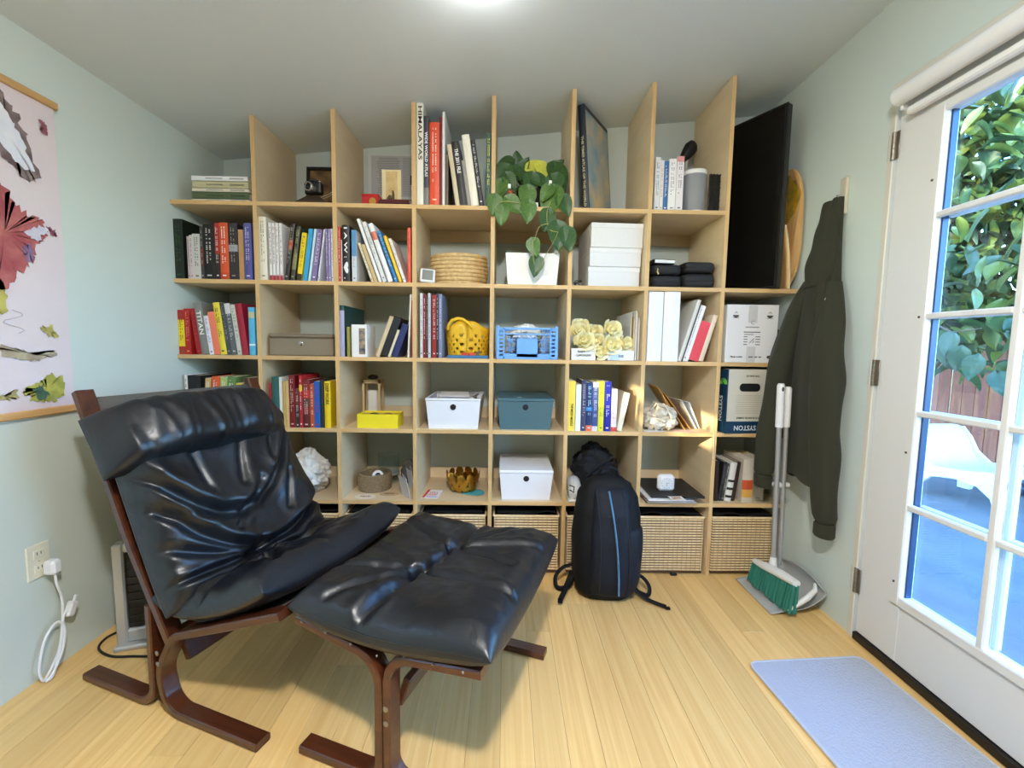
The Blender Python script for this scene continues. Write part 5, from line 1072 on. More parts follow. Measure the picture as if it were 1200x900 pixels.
def cushion(name, prof, hw, top, bot, parent, creases=(), buttons=(), wr=None, lift=None, NA=90, NB=90, p=7.0, v0=0.0, edge=0.5, flaps=()):
    # prof: profile points (u, z) along the length; hw: half width; creases: (polyline in metres (s, v), depth, width)
    L = sum(math.dist(prof[i], prof[i+1]) for i in range(len(prof)-1))
    def fn(u, v):
        if u < .5: A = u*2; sd = 1
        else: A = 2-u*2; sd = -1
        a = 2*A-1; b = 2*v-1
        a = math.copysign(1-(1-abs(a))**1.3, a); b = math.copysign(1-(1-abs(b))**1.3, b)
        t = (a+1)/2; P = catmull(prof, t); e = 1e-3
        P1 = catmull(prof, min(1, t+e)); P0 = catmull(prof, max(0, t-e)); dx, dz = P1[0]-P0[0], P1[1]-P0[1]; l = math.hypot(dx, dz) or 1
        nx_, nz_ = -dz/l, dx/l
        if nx_+nz_ < 0: nx_, nz_ = -nx_, -nz_
        E = (max(0, 1-abs(a)**p)*max(0, 1-abs(b)**p))**edge
        s = t*L; w = b*hw(t) if callable(hw) else b*hw
        k = 0.0
        if sd > 0:
            d = top*E
            for pl, dep, wd in creases:
                m_ = 9
                for i in range(len(pl)-1): m_ = min(m_, segdist((s, w), pl[i], pl[i+1])[0])
                d -= dep*math.exp(-(m_/wd)**2)*E; d += dep*.22*math.exp(-((m_-wd*2.0)/(wd*1.1))**2)*E
            for pl, hh, dc in flaps:
                f_ = (w-pl[0][1])/(pl[-1][1]-pl[0][1])*(len(pl)-1); k_ = max(0, min(len(pl)-2, int(f_))); s_at = pl[k_][0]+(pl[k_+1][0]-pl[k_][0])*(f_-k_)
                if s > s_at: d += hh*math.exp(-((s-s_at)/dc)**2)*(1-math.exp(-((s-s_at)/.022)**2))*E
            for (bs, bv), dep, wd in buttons:
                q = math.hypot(s-bs, w-bv); d -= dep*math.exp(-(q/wd)**2)*E
                an = math.atan2(w-bv, s-bs); d += .15*dep*math.sin(an*7+bs*30)*math.exp(-((q-wd*1.5)/(wd*1.4))**2)*E*.5
            if wr: d += wr(s, w)*min(1, E*1.4)
        else: d = -bot*E
        z = P[1]+nz_*d + (lift(t, b) if lift else 0)
        return (P[0]+nx_*d, v0+w, z)
    return MB().grid(fn, NA*2, NB, True).done(name, LEATHER, parent, 75)
def ridged(x, y, z=0.0): return 1-2*abs(noise.noise(Vector((x, y, z))))
def ribbon(path, th, w, v, radii, name, m, parent, n=7):
    # bent laminated wood: path in (u, z), thickness th, width w across v
    P = [Vector((a, b)) for a, b in path]; pts = [P[0]]
    for i in range(1, len(P)-1):
        r = radii[i-1]; d0 = (P[i-1]-P[i]).normalized(); d1 = (P[i+1]-P[i]).normalized(); an = d0.angle(d1); tl = r/math.tan(an/2)
        a, b = P[i]+d0*tl, P[i]+d1*tl; c = P[i]+(d0+d1).normalized()*(r/math.sin(an/2))
        a0 = math.atan2(*(a-c).yx); a1 = math.atan2(*(b-c).yx); da = (a1-a0+math.pi) % (2*math.pi)-math.pi
        for k in range(n+1): q = a0+da*k/n; pts.append(c+Vector((math.cos(q), math.sin(q)))*r)
    pts.append(P[-1]); b = MB(); vs = []; bev = .004
    sec = [(-th/2+bev, -w/2), (th/2-bev, -w/2), (th/2, -w/2+bev), (th/2, w/2-bev), (th/2-bev, w/2), (-th/2+bev, w/2), (-th/2, w/2-bev), (-th/2, -w/2+bev)]
    for i, q in enumerate(pts):
        t = (pts[min(i+1, len(pts)-1)]-pts[max(i-1, 0)]).normalized(); nn = Vector((-t.y, t.x))
        for a, c in sec: pp = q+nn*a; vs.append((pp.x, v+c, pp.y))
    N = len(sec); fs = [(i*N+k, i*N+(k+1) % N, (i+1)*N+(k+1) % N, (i+1)*N+k) for i in range(len(pts)-1) for k in range(N)]
    fs += [tuple(range(N-1, -1, -1)), tuple(range((len(pts)-1)*N, len(pts)*N))]
    return b.add(vs, fs).done(name, m, parent, 35)
def bolt(p, axis, parent):
    l = MB().lathe([(0, 0), (.0075, 0), (.0075, .002), (.004, .0035), (0, .0035)], 14).done('bolt', BOLT, parent, True); l.location = p
    l.rotation_euler = {'-y': (R(90), 0, 0), 'x': (0, R(90), 0)}[axis]; return l
# ---------------- armchair: x forward, y across (0 near side .. 0.6 far side)
ch = thing('lounge_chair', uniq('reclining lounge chair of bent dark wood with tufted black leather cushions'), 'armchair', (-.985, -.815, 0), R(-20))
CW_ = .60
for v in (0.0, CW_):
    ribbon([(.50, .425), (.075, .262), (.0, .135), (.035, .013), (.40, .013)], .024, .05, v, [.07, .10, .075], 'front_leg', ROSE, ch)
    ribbon([(-.028, .34), (-.026, .013), (-.375, .013)], .024, .05, v, [.065], 'rear_leg', ROSE, ch)
    ribbon([(.06, .235), (-.10, .52), (-.315, .985)], .030, .048, v, [.9], 'back_post', ROSE, ch)
    for z in (.20, .165): bolt((.012, v-.025, z), '-y', ch)
MB().box((.045, CW_/2, .205), (.022, CW_-.05, .11), .004, Matrix.Rotation(R(-25), 3, 'Y')).done('stretcher', ROSE, ch)
MB().box((.47, CW_/2, .405), (.03, CW_-.05, .022), .004).done('front_rail', ROSE, ch)
MB().box((.10, CW_/2, .262), (.03, CW_-.05, .022), .004).done('rear_rail', ROSE, ch)
sl = [(-.30, .965), (-.2, .735), (-.10, .50), (-.02, .345), (.09, .295), (.25, .33), (.40, .385), (.50, .428)]
def slf(u, v): P = catmull(sl, u); return (P[0], .028+v*(CW_-.056), P[1]-.02*math.sin(math.pi*v)*math.sin(math.pi*u))
o = MB().grid(slf, 40, 10).done('sling', CANVAS, ch, True); o.modifiers.new('t', 'SOLIDIFY').thickness = .004
for v in (.03, CW_-.03):
    MB().tube([(-.3, v, .962), (-.305, v+(.03 if v < .3 else -.03), .955), (-.295, v+(.05 if v < .3 else -.05), .945)], .0025, 6).done('tie_cord', flat((18, 18, 18)), ch, True)
# cushions
def wr_back(s, v): return .010*ridged(s*4+.3, v*5.2, 1.7)+.004*ridged(s*8, v*11+2, .4)+.002*noise.noise(Vector((s*20, v*20, 3)))
vc = CW_/2
bp = [(.085, .335), (.03, .42), (-.045, .565), (-.13, .74), (-.185, .855)]
def arc(s0, s1, dip, n=9): return [(s0+(s1-s0)*k/n-dip*math.sin(math.pi*k/n), -.33+.66*k/n) for k in range(n+1)]
A1, A2, A3 = arc(.44, .53, .22), arc(.39, .24, .19), arc(.20, .06, .05)
cushion('back_cushion', bp, lambda t: .312-.014*t, .10, .03, ch, v0=vc-.028, NA=130, NB=130, p=9,
        creases=[(A1, .022, .015), (A2, .020, .015), ([(.11, -.02), (.20, .30)], .016, .014), ([(.11, -.04), (.24, -.31)], .018, .013), ([(.11, -.02), (.03, .2)], .014, .015), ([(.11, -.05), (.12, -.32)], .018, .014), ([(.11, -.05), (.0, -.2)], .014, .015), ([(.22, -.08), (.33, .06)], .012, .010), ([(.28, -.16), (.33, -.31)], .012, .012), ([(.22, .14), (.33, .2)], .010, .010), ([(.34, .0), (.50, .06)], .010, .012), ([(.35, -.12), (.53, -.14)], .010, .012), ([(.38, .14), (.52, .2)], .010, .012)],
        flaps=[(A1, .026, .09), (A2, .024, .08)],
        buttons=[((.11, -.03), .04, .04)], wr=wr_back, lift=lambda t, b: -.016*(1-b*b)+.022*abs(b)**5*t**3)
sp_ = [(-.005, .355), (.08, .322), (.19, .334), (.31, .374), (.40, .418), (.448, .446)]
def wr_seat(s, v): return .006*ridged(s*6, v*5+4, 2.7)+.003*ridged(s*13, v*12, 5.1)
cushion('seat_cushion', sp_, .325, .085, .03, ch, v0=vc, NA=100, NB=110,
        creases=[([(.20, -.06), (.42, -.22)], .020, .014), ([(.20, .02), (.44, .16)], .020, .014), ([(.19, .0), (.22, .30)], .022, .016), ([(.18, -.05), (.20, -.31)], .020, .015), ([(.2, -.02), (.47, -.03)], .010, .012), ([(.19, -.02), (.0, -.02)], .014, .016)],
        buttons=[((.20, .08), .035, .035), ((.20, -.08), .035, .035)], wr=wr_seat, lift=lambda t, b: .038*b*b*(.35+.65*t))
# head pillow: a roll lying across the top of the back
hp = [(-.085, .748), (-.125, .808), (-.172, .864), (-.214, .914)]
def wr_head(s, v): return .011*ridged(v*9, s*3.5+1, .2)*(.4+.6*math.sin(min(1, s/.2)*math.pi))+.006*ridged(v*21+2, s*6, .8)+.003*noise.noise(Vector((v*40, s*15, 1)))
cushion('head_pillow', hp, lambda t: .318-.014*t, .14, .02, ch, v0=vc-.062, NA=64, NB=130, p=4.5, edge=.6, wr=wr_head, lift=lambda t, b: -.006*b*b)
# ---------------- footstool: x to the right, y away
ot = thing('footstool', uniq('low bent wood footstool with tufted black leather cushion'), 'footstool', (-.128, -.770, 0), R(-20))
HV = .295
for v in (-HV, HV):
    ribbon([(.275, .385), (.014, .362), (.014, .013), (.275, .013)], .024, .05, v, [.075, .055], 'leg_frame', ROSE, ot)
    ribbon([(-.275, .398), (-.012, .344), (-.012, .013), (-.275, .013)], .024, .05, v, [.085, .055], 'leg_frame', ROSE, ot)
    for z in (.225, .185): bolt((.014, v-.025, z), '-y', ot)
MB().box((.03, 0, .235), (.022, 2*HV-.05, .085), .004, Matrix.Rotation(R(20), 3, 'Y')).done('stretcher', ROSE, ot)
MB().box((.20, 0, .366), (.04, 2*HV-.05, .018), .004).done('cross_rail', ROSE, ot); MB().box((-.22, 0, .388), (.04, 2*HV-.05, .018), .004).done('cross_rail', ROSE, ot)
b = MB()
for k in range(10): b.lathe([(0, 0), (.003, 0), (.003, .002), (0, .002)], 8, (0, 0, 0))
def slo(u, v): a = -.27+.54*u; return (a, -HV+.028+v*(2*HV-.056), .378+.05*max(0, -a)-.01*math.sin(math.pi*u)+.012)
o = MB().grid(slo, 16, 10).done('sling', mat('canvas_stripe', (196, 190, 172), .85, bump=(200, .5, .002)), ot, True); o.modifiers.new('t', 'SOLIDIFY').thickness = .004
for k in range(7):
    for v in (-HV,): MB().sphere((-.25+.08*k, v-.026, .385 if k > 3 else .40-.012*k), .0035, 8, 6).done('stud', BOLT, ot, True)
def wr_ott(s, v): return .006*ridged(s*5+9, v*4, 6.7)+.0035*ridged(s*12+1, v*11, 3.1)+.002*noise.noise(Vector((s*30, v*30, 7)))
op = [(-.285, .412), (-.16, .394), (.0, .384), (.16, .396), (.305, .408)]
LO = sum(math.dist(op[i], op[i+1]) for i in range(4)); c0 = LO*.47
B1, B2 = (c0+.02, .085), (c0-.01, -.085)
cushion('leather_cushion', op, .335, .085, .045, ot, NA=120, NB=120, p=6,
        creases=[([B1, (c0+.02, .33)], .026, .017), ([B2, (c0-.04, -.33)], .028, .018), ([B1, B2], .020, .016), ([B1, (LO-.03, .17)], .016, .014), ([B1, (.03, .20)], .014, .014), ([B2, (LO-.03, -.12)], .018, .014), ([B2, (.03, -.17)], .014, .014), ([B1, (LO-.08, .02)], .014, .012), ([B2, (.04, .0)], .010, .012), ([B1, (LO-.12, .3)], .010, .012), ([B2, (.12, -.3)], .010, .012)],
        buttons=[(B1, .038, .034), (B2, .040, .036), ((c0+.0, .0), .02, .03)], wr=wr_ott, lift=lambda t, b: .012*(abs(2*t-1)**3)*b*b+.018*b*b)
for bs, bv in (B1, B2):
    P = catmull(op, bs/LO); MB().sphere((P[0], bv, P[1]+.052), (.009, .009, .005), 12, 8).done('button', mat('button_leather', (18, 18, 20), .35), ot, True)
seam = []
for k in range(60):
    t = k/59; P = catmull(op, .05+.9*t); seam.append((P[0], -.332, P[1]+.018+.018))
MB().tube(seam, .0022, 6).done('piping', LEATHER, ot, True)
# ================================================================ BACKPACK
BPK = mat('pack_nylon', (13, 14, 17), .72, spec=.25, bump=(180, .35, .002)); BPN = mat('pack_navy', (15, 20, 31), .65, spec=.3, bump=(180, .35, .002))
o = thing('backpack', uniq('black and navy backpack standing on floor against bookshelf'), 'backpack', (.545, -.150, 0), R(-8)); o.rotation_euler = (R(-4), R(1), R(-8))
WZ = [(0, .10), (.03, .135), (.12, .152), (.25, .158), (.38, .153), (.46, .140), (.515, .112), (.55, .064), (.565, .002)]
DZ = [(0, .08), (.03, .11), (.12, .122), (.25, .118), (.38, .105), (.47, .085), (.53, .06), (.56, .03), (.565, .002)]
def itp(T, z):
    for (a, x), (b, y) in zip(T, T[1:]):
        if z <= b: return x+(y-x)*smooth01((z-a)/(b-a))
    return T[-1][1]
def pk(u, v):
    z = .565*(v**.9); a = 2*math.pi*u; wx, dy = itp(WZ, z), itp(DZ, z); c, s = math.cos(a), math.sin(a)
    x = wx*math.copysign(abs(c)**.7, c); y = dy*math.copysign(abs(s)**.7, s); k = 1+.03*noise.noise(Vector((c*2, s*2, z*9)))
    return (x*k, y*k, z)
MB().grid(pk, 56, 36, True).done('body', BPK, o, 70)
def fp(u, v):      # raised front panel
    z = .02+.50*v; x = (u-.42)*.19; dy = itp(DZ, z); e = (max(0, 1-(2*u-1)**4)*max(0, 1-(2*v-1)**6))**.5
    xx = x*(1-.35*max(0, v-.6)); wx = itp(WZ, z); yy = -dy*max(.0, 1-abs(min(.99, abs(xx)/wx))**2.8)**.36
    return (xx, yy+.012-.030*e, z)
MB().grid(fp, 20, 40).done('front_panel', BPN, o, 70)
def zipline(x0, x1, off):
    pts = []
    for k in range(24):
        t = k/23; z = .05+.45*t; x = x0+(x1-x0)*t+.012*math.sin(t*3); wx = itp(WZ, z); y = -itp(DZ, z)*max(0, 1-abs(x/wx)**2.8)**.36; pts.append((x, y-off, z))
    return pts
MB().tube(zipline(.055, -.005, .022), .0045, 8, flatx=1.6).done('zipper', mat('zip_blue', (92, 138, 176), .3, .2), o, True)
MB().tube(zipline(-.03, -.06, .016), .003, 8).done('seam', mat('pack_seam', (12, 13, 16), .6), o, True); MB().tube(zipline(.10, .06, .012), .003, 8).done('seam', mat('pack_seam', (12, 13, 16), .6), o, True)
def sp(u, v):      # side pocket
    z = .03+.31*v; a = R(-68)+u*R(78); wx, dy = itp(WZ, z)+.010, itp(DZ, z)+.010; c, s = math.cos(a), math.sin(a); e = max(0, 1-(2*u-1)**8)**.5*max(0, 1-(2*v-1)**12)**.5
    return ((wx-.014+.014*e)*math.copysign(abs(c)**.7, c), (dy-.014+.014*e)*math.copysign(abs(s)**.7, s), z)
MB().grid(sp, 18, 20).done('side_pocket', BPN, o, 70)
MB().tube([(-.05, .0, .545), (-.035, -.012, .585), (0, -.016, .597), (.035, -.012, .585), (.05, 0, .545)], .007, 10, flatx=1.5).done('top_handle', BPK, o, True)
def strap(pts, name='strap', wd=.015):
    P = []
    for k in range(len(pts)-1):
        for j in range(6): P.append(Vector(catmull([Vector(q) for q in pts], (k+j/6)/(len(pts)-1))))
    P.append(Vector(pts[-1])); return MB().tube(P, .0065, 8, flatx=1.9).done(name, BPK, o, True)
strap([(-.13, .05, .10), (-.19, .03, .085), (-.225, .0, .05), (-.215, -.03, .012), (-.17, -.03, .02), (-.14, .0, .06)])
strap([(-.15, .02, .07), (-.18, -.06, .02), (-.20, -.135, .008)]); strap([(.12, .05, .09), (.18, .03, .075), (.21, .0, .045), (.20, -.02, .012), (.15, .0, .02)]); strap([(.13, -.02, .05), (.19, -.06, .015), (.265, -.10, .008)])
for p in ((-.20, -.145, .005), (.272, -.104, .005)): MB().box(p, (.022, .02, .007), .002).done('strap_end', BPK, o)
# ================================================================ HOODIE ON ITS HOOK
OL = mat('olive_fleece', (45, 45, 31), .95, sheen=.05, bump=(260, .35, .002))
o = thing('coat_hook', uniq('small pale wooden hook board on right wall above hoodie'), 'hook', (XR, -.235, 1.80)); MB().box((-.007, 0, .0), (.014, .036, .15), .003).done('board', mat('hook_wood', (206, 198, 176), .6), o)
MB().tube([(-.012, 0, -.02), (-.03, 0, -.025), (-.036, 0, -.012), (-.034, 0, .004)], .005, 8).done('peg', mat('peg_metal', (120, 116, 108), .35, .8), o, True)
o = thing('hoodie', uniq('dark olive hooded sweatshirt hanging from hook on right wall'), 'hoodie', (XR, -.21, 1.80)); z0 = 1.80
HB = [(1.795, .020, .020, -.02), (1.74, .034, .036, -.016), (1.60, .042, .060, -.004), (1.46, .050, .085, .005), (1.30, .053, .105, .01), (1.10, .054, .12, .015), (.90, .053, .125, .01), (.72, .052, .12, .0), (.60, .052, .11, -.01), (.57, .050, .105, -.01)]
def hb(u, v):
    t = v*(len(HB)-1); k = min(int(t), len(HB)-2); f = smooth01(t-k) if False else t-k
    z, rx, ry, yc = [HB[k][i]+(HB[k+1][i]-HB[k][i])*f for i in range(4)]
    a = 2*math.pi*u; fold = 1+(.13*math.sin(a*3+z*2.6)+.05*math.sin(a*7-z*5+1)+.10*noise.noise(Vector((math.cos(a)*1.6, math.sin(a)*1.6, z*2.4))))*min(1, (1.8-z)*2.2)
    c, s = math.cos(a), math.sin(a)
    x = -rx-.004+rx*c*fold*(.92 if c > 0 else 1); return (min(x, -.003), yc+ry*s*fold, z-z0+.01*math.sin(a*3)*(1.8-z))
MB().grid(hb, 64, 44, True).done('torso', OL, o, 75)
def limb(pts, rad, name, seed, ends=True):
    P = [Vector(p) for p in pts]; n = len(P)-1; rr = [(r,) for r in rad]
    def fn(u, v):
        c = Vector(catmull(P, v)); r = catmull(rr, v)[0]; a = 2*math.pi*u; f = 1+.08*math.sin(a*3+v*5+seed)+.05*math.sin(v*20+seed+2*math.cos(a))+.12*noise.noise(Vector((math.cos(a)*1.4+seed, math.sin(a)*1.4, v*6)))
        e = min(1, (1-v)*14+.55) if ends else 1
        return (min(c.x+r*.85*math.cos(a)*f*e, -.003), c.y+r*1.05*math.sin(a)*f*e, c.z)
    return MB().grid(fn, 36, 44, True).done(name, OL, o, 75)
limb([(-.06, .06, -.34), (-.10, .125, -.55), (-.135, .136, -.8), (-.16, .136, -1.05), (-.175, .132, -1.25)], [.03, .05, .058, .054, .044], 'sleeve', 1.0)
limb([(-.05, -.055, -.36), (-.07, -.09, -.6), (-.075, -.105, -.85), (-.07, -.115, -1.1), (-.055, -.125, -1.385)], [.034, .056, .064, .058, .046], 'sleeve', 4.0)
limb([(-.05, -.005, -.02), (-.06, -.012, -.14), (-.075, -.015, -.28), (-.08, .0, -.38)], [.026, .045, .058, .045], 'hood', 2.2)
for p, rr in (((-.175, .132, -1.275), .042), ((-.055, -.125, -1.41), .042)): MB().lathe([(rr*.9, .03), (rr*1.02, .022), (rr*1.02, -.022), (rr*.9, -.03), (rr*.7, -.026)], 24, p, .85, 1.05, wob=lambda th, i: 1+.04*math.sin(th*12)).done('cuff', OL, o, True)
l = MB().lathe([(0, 0), (.009, 0), (.009, .003), (0, .004)], 16).done('snap_button', mat('brass_snap', (170, 160, 130), .3, .8), o, True); l.location = (-.085, -.078, -.435); l.rotation_euler = (R(90), 0, R(-20))
MB().tube([(-.10, -.04, -.36), (-.11, -.045, -.45), (-.112, -.05, -.55)], .0035, 6).done('drawcord', OL, o, True)
# ================================================================ BROOM AND DUSTPAN
GP = mat('pole_grey', (176, 178, 180), .35, .5); WP = mat('grip_white', (228, 228, 226), .4); PAN = mat('pan_grey', (176, 178, 178), .45)
o = thing('broom', uniq('upright broom with teal bristles and grey pole'), 'broom', (1.328, -.215, 0))
MB().tube([(.010, .05, .15), (-.006, .05, .80)], .0115, 16).done('pole', GP, o, True)
MB().tube([(-.006, .05, .80), (-.010, .05, .99), (-.010, .05, 1.0)], [.0165, .0165, .012], 16).done('grip', WP, o, True)
MB().sphere((-.010, .0365, .975), (.006, .006, .012), 10, 8).done('hang_hole', flat((60, 60, 60)), o, True)
hd = [(-.02, .14, .118), (-.018, .07, .130), (-.012, .0, .142), (-.008, -.07, .152), (-.002, -.135, .157)]
MB().tube(hd, [.012, .018, .019, .018, .014], 14, flatx=1.3).done('head', WP, o, True)
MB().tube([(.010, .05, .13), (.010, .05, .185)], [.02, .014], 16).done('socket', WP, o, True)
br = MB(); q = random.Random(9)
for k in range(150):
    t = q.random(); c = catmull(hd, t); dx = q.uniform(-.014, .014); ez = .018+.012*q.random()
    br.tube([(c[0]+dx, c[1], c[2]-.008), (c[0]+dx*1.8-.012+q.uniform(-.006, .006), c[1]-.004+q.uniform(-.008, .008), ez)], [.0042, .0036], 5)
br.done('bristles', mat('bristle_teal', (48, 124, 108), .6), o)['kind'] = 'stuff'
o = thing('dustpan', uniq('grey long-handled dustpan with white side rim standing under broom'), 'dustpan', (1.362, -.185, 0))
def pan(u, v):     # floor of the pan curling up into the hood at the wall side
    y = -.155+.31*u; s = v; pr = [(-.125, .003), (-.06, .006), (.02, .012), (.075, .04), (.108, .095), (.100, .145)]
    P = catmull(pr, s); sh = (1-.32*max(0, s-.5)*2*abs(2*u-1)**2.5); up = .045*abs(2*u-1)**8*(min(1, s*1.6))
    return (P[0], y*(1-.06*(1-s))*1.0, P[1]*(sh)+up*(1-.6*s)+.001)
p_ = MB().grid(pan, 24, 24).done('scoop', PAN, o, True); p_.modifiers.new('t', 'SOLIDIFY').thickness = .003
MB().tube([(-.06, -.156, .03), (-.02, -.160, .062), (.02, -.158, .09), (.06, -.145, .115), (.085, -.11, .125)], [.006, .010, .012, .010, .006], 12).done('side_rim', WP, o, True)
MB().tube([(.014, .03, .10), (.000, .03, .80)], .0105, 16).done('pole', GP, o, True); MB().tube([(.0, .03, .80), (-.003, .03, .975), (-.003, .03, .985)], [.015, .015, .011], 16).done('grip', WP, o, True)
MB().tube([(.055, .03, .06), (.024, .03, .10), (.014, .03, .14)], [.022, .02, .014], 14).done('socket', PAN, o, True); MB().box((.0, .04, .525), (.075, .03, .022), .006).done('clip', WP, o)
# ================================================================ DOOR MAT
def rug(u, v):
    return None
o = thing('door_mat', uniq('small white rectangular mat on floor before glazed door'), 'mat', (1.222, -.965, 0), R(4)); w, l = .445, .72; poly = []
for cx, cy, a0 in ((1, 1, 0), (-1, 1, 90), (-1, -1, 180), (1, -1, 270)):
    for k in range(7): a = R(a0+15*k); poly.append((cx*(w/2-.03)+.03*math.cos(a), cy*(l/2-.03)+.03*math.sin(a), 0))
MB().prism(poly, (0, 0, .0003), (0, 0, .009)).done('pad', mat('mat_white', (172, 179, 194), .95, bump=(140, .9, .006), sheen=.2), o)
MB().tube([(x, y, .006) for x, y, z in poly], .0055, 6, closed=True).done('binding', mat('mat_edge', (186, 190, 200), .95, bump=(200, .6, .003)), o, True)
# ================================================================ LEFT WALL: MAP, OUTLET, CORD, HEATER
y1, y0, za, zb2 = -.520, -1.42, .905, 1.945
o = thing('wall_map', uniq('hanging paper map with wooden top and bottom rails on left wall'), 'map', (XL, 0, 0)); MW = wood_mat('map_rail', (196, 152, 96), (210, 168, 112), (2, 1, 8))
def mp_(u, v): return (.010+.0015*math.sin(u*5), y0+(y1-y0)*u, za+(zb2-za)*v)
p_ = MB().grid(mp_, 20, 20).done('sheet', mat('map_paper', (226, 212, 214), .6, var=(5, (220, 206, 210))), o, True)
for z in (zb2, za): MB().box((.010, (y0+y1)/2, z), (.016, y1-y0+.02, .024), .003).done('rail', MW, o)
lr = random.Random(21)
def land(c, pts, rough=.012, col2=None, name='printed_land', e=0.0):
    P = []; n = len(pts)
    for i in range(n):
        a, b = Vector(pts[i]), Vector(pts[(i+1) % n])
        for k in range(7):
            t = k/7; q = a.lerp(b, t); q += Vector((lr.uniform(-1, 1), lr.uniform(-1, 1)))*rough*(1 if k else .5); P.append((.0128+e, q.x, q.y))
    m = mat('map_%02x%02x%02x' % tuple(c), c, .6, var=(22, col2 or c))
    b = MB(); cx = sum(p[1] for p in P)/len(P); cz = sum(p[2] for p in P)/len(P)
    vs = [(.0128+e, cx, cz)]+P; b.add(vs, [(0, i+1, (i+1) % len(P)+1) for i in range(len(P))]); oo = b.done(name, m, o); return oo
land((96, 78, 80), [(-.70, 1.92), (-.655, 1.88), (-.615, 1.80), (-.585, 1.68), (-.62, 1.66), (-.68, 1.70), (-.74, 1.78), (-.80, 1.86)], .010, (150, 132, 130))
land((232, 232, 238), [(-.72, 1.89), (-.67, 1.85), (-.63, 1.78), (-.60, 1.70), (-.63, 1.69), (-.69, 1.74), (-.77, 1.84)], .006, (214, 220, 236), e=.0006)
land((140, 72, 88), [(-.575, 1.875), (-.555, 1.87), (-.55, 1.84), (-.57, 1.835)], .006, (180, 130, 140))
land((164, 78, 84), [(-.76, 1.62), (-.70, 1.62), (-.66, 1.57), (-.62, 1.54), (-.59, 1.55), (-.575, 1.50), (-.61, 1.46), (-.63, 1.40), (-.68, 1.36), (-.72, 1.30), (-.80, 1.30), (-.9, 1.4), (-.9, 1.58)], .012, (186, 108, 104))
land((226, 222, 230), [(-.65, 1.49), (-.60, 1.53), (-.57, 1.52), (-.61, 1.47)], .008, (196, 190, 210), e=.0006); land((146, 70, 96), [(-.575, 1.53), (-.55, 1.525), (-.54, 1.505), (-.565, 1.50)], .006, (170, 110, 130))
land((120, 84, 120), [(-.66, 1.44), (-.63, 1.46), (-.62, 1.41), (-.65, 1.40)], .006, (150, 120, 150), e=.0006)
land((196, 186, 96), [(-.80, 1.28), (-.73, 1.33), (-.71, 1.24), (-.78, 1.18)], .010, (150, 140, 80)); land((206, 194, 100), [(-.62, 1.19), (-.59, 1.20), (-.565, 1.16), (-.60, 1.155)], .008, (150, 130, 90))
land((150, 128, 110), [(-.76, 1.13), (-.70, 1.12), (-.64, 1.10), (-.58, 1.11), (-.58, 1.095), (-.66, 1.075), (-.74, 1.10)], .008, (190, 180, 150))
land((150, 150, 70), [(-.69, .98), (-.65, 1.0), (-.60, 1.03), (-.56, 1.02), (-.555, .95), (-.60, .935), (-.66, .945)], .010, (206, 196, 90)); land((80, 110, 84), [(-.66, .985), (-.63, 1.0), (-.61, .96), (-.64, .945)], .007, (60, 90, 80), e=.0006)
land((150, 140, 90), [(-.80, .99), (-.74, .97), (-.70, .99), (-.71, .96), (-.78, .95)], .008, (190, 180, 120))
land((186, 150, 96), [(-1.05, 1.60), (-.92, 1.64), (-.88, 1.5), (-.94, 1.36), (-1.06, 1.34), (-1.14, 1.46)], .012, (150, 110, 80))
land((120, 140, 84), [(-1.38, 1.5), (-1.24, 1.55), (-1.18, 1.42), (-1.26, 1.28), (-1.38, 1.3)], .012, (190, 180, 110))
land((150, 146, 80), [(-1.16, 1.2), (-1.02, 1.24), (-.96, 1.1), (-1.04, .98), (-1.14, 1.02)], .012, (196, 186, 110))
land((226, 226, 234), [(-1.3, 1.88), (-1.1, 1.9), (-.98, 1.8), (-1.12, 1.74), (-1.28, 1.78)], .010, (200, 206, 222))
MB().tube([(.013, -.70+.03*math.sin(k), 1.24-.008*k) for k in range(10)], .0008, 5).done('printed_line', flat((190, 180, 186)), o)
PL = mat('plate_ivory', (226, 222, 200), .4); WPL = mat('plug_white', (234, 236, 240), .35)
o = thing('wall_outlet', uniq('ivory electrical outlet plate on left wall'), 'outlet', (XL, -.678, .405)); MB().box((.003, 0, 0), (.006, .074, .118), .003).done('plate', PL, o)
for dz in (.024, -.024): 
    s_ = MB().box((.0065, 0, dz), (.004, .034, .03), .002).done('socket', PL, o)
    for dy in (-.006, .006): MB().box((.0088, dy, dz+.003), (.0008, .002, .009)).done('slot', flat((60, 56, 50)), s_)
MB().lathe([(0, 0), (.003, 0), (.003, .001), (0, .001)], 8).done('screw', BOLT, o).location = (.0062, 0, 0)
o = thing('power_cord', uniq('white plug with coiled white cord hanging from wall outlet'), 'cord', (XL, -.672, .38)); MB().box((.030, .012, -.005), (.04, .034, .05), .008).done('plug', WPL, o)
pts = [(.035, .014, -.03), (.036, .016, -.07), (.034, .03, -.12), (.03, .034, -.18), (.028, .03, -.24), (.03, .01, -.31), (.034, -.03, -.36), (.04, -.055, -.365), (.036, -.06, -.32), (.03, -.03, -.24), (.03, .012, -.205), (.04, .026, -.235), (.045, .01, -.30), (.05, -.03, -.355), (.045, -.05, -.372), (.05, -.03, -.36), (.04, .01, -.28), (.034, .03, -.20), (.03, .05, -.185)]
P = [Vector(catmull([Vector(q) for q in pts], k/119)) for k in range(120)]
MB().tube(P, .0042, 8).done('cord', WPL, o, True); MB().box((.032, .060, -.185), (.022, .026, .05), .004, Matrix.Rotation(R(-25), 3, 'X')).done('connector', WPL, o); MB().box((.032, .078, -.155), (.008, .008, .02), .001, Matrix.Rotation(R(-25), 3, 'X')).done('prong', WPL, o)
SV = mat('silver_plastic', (186, 186, 184), .35, .4)
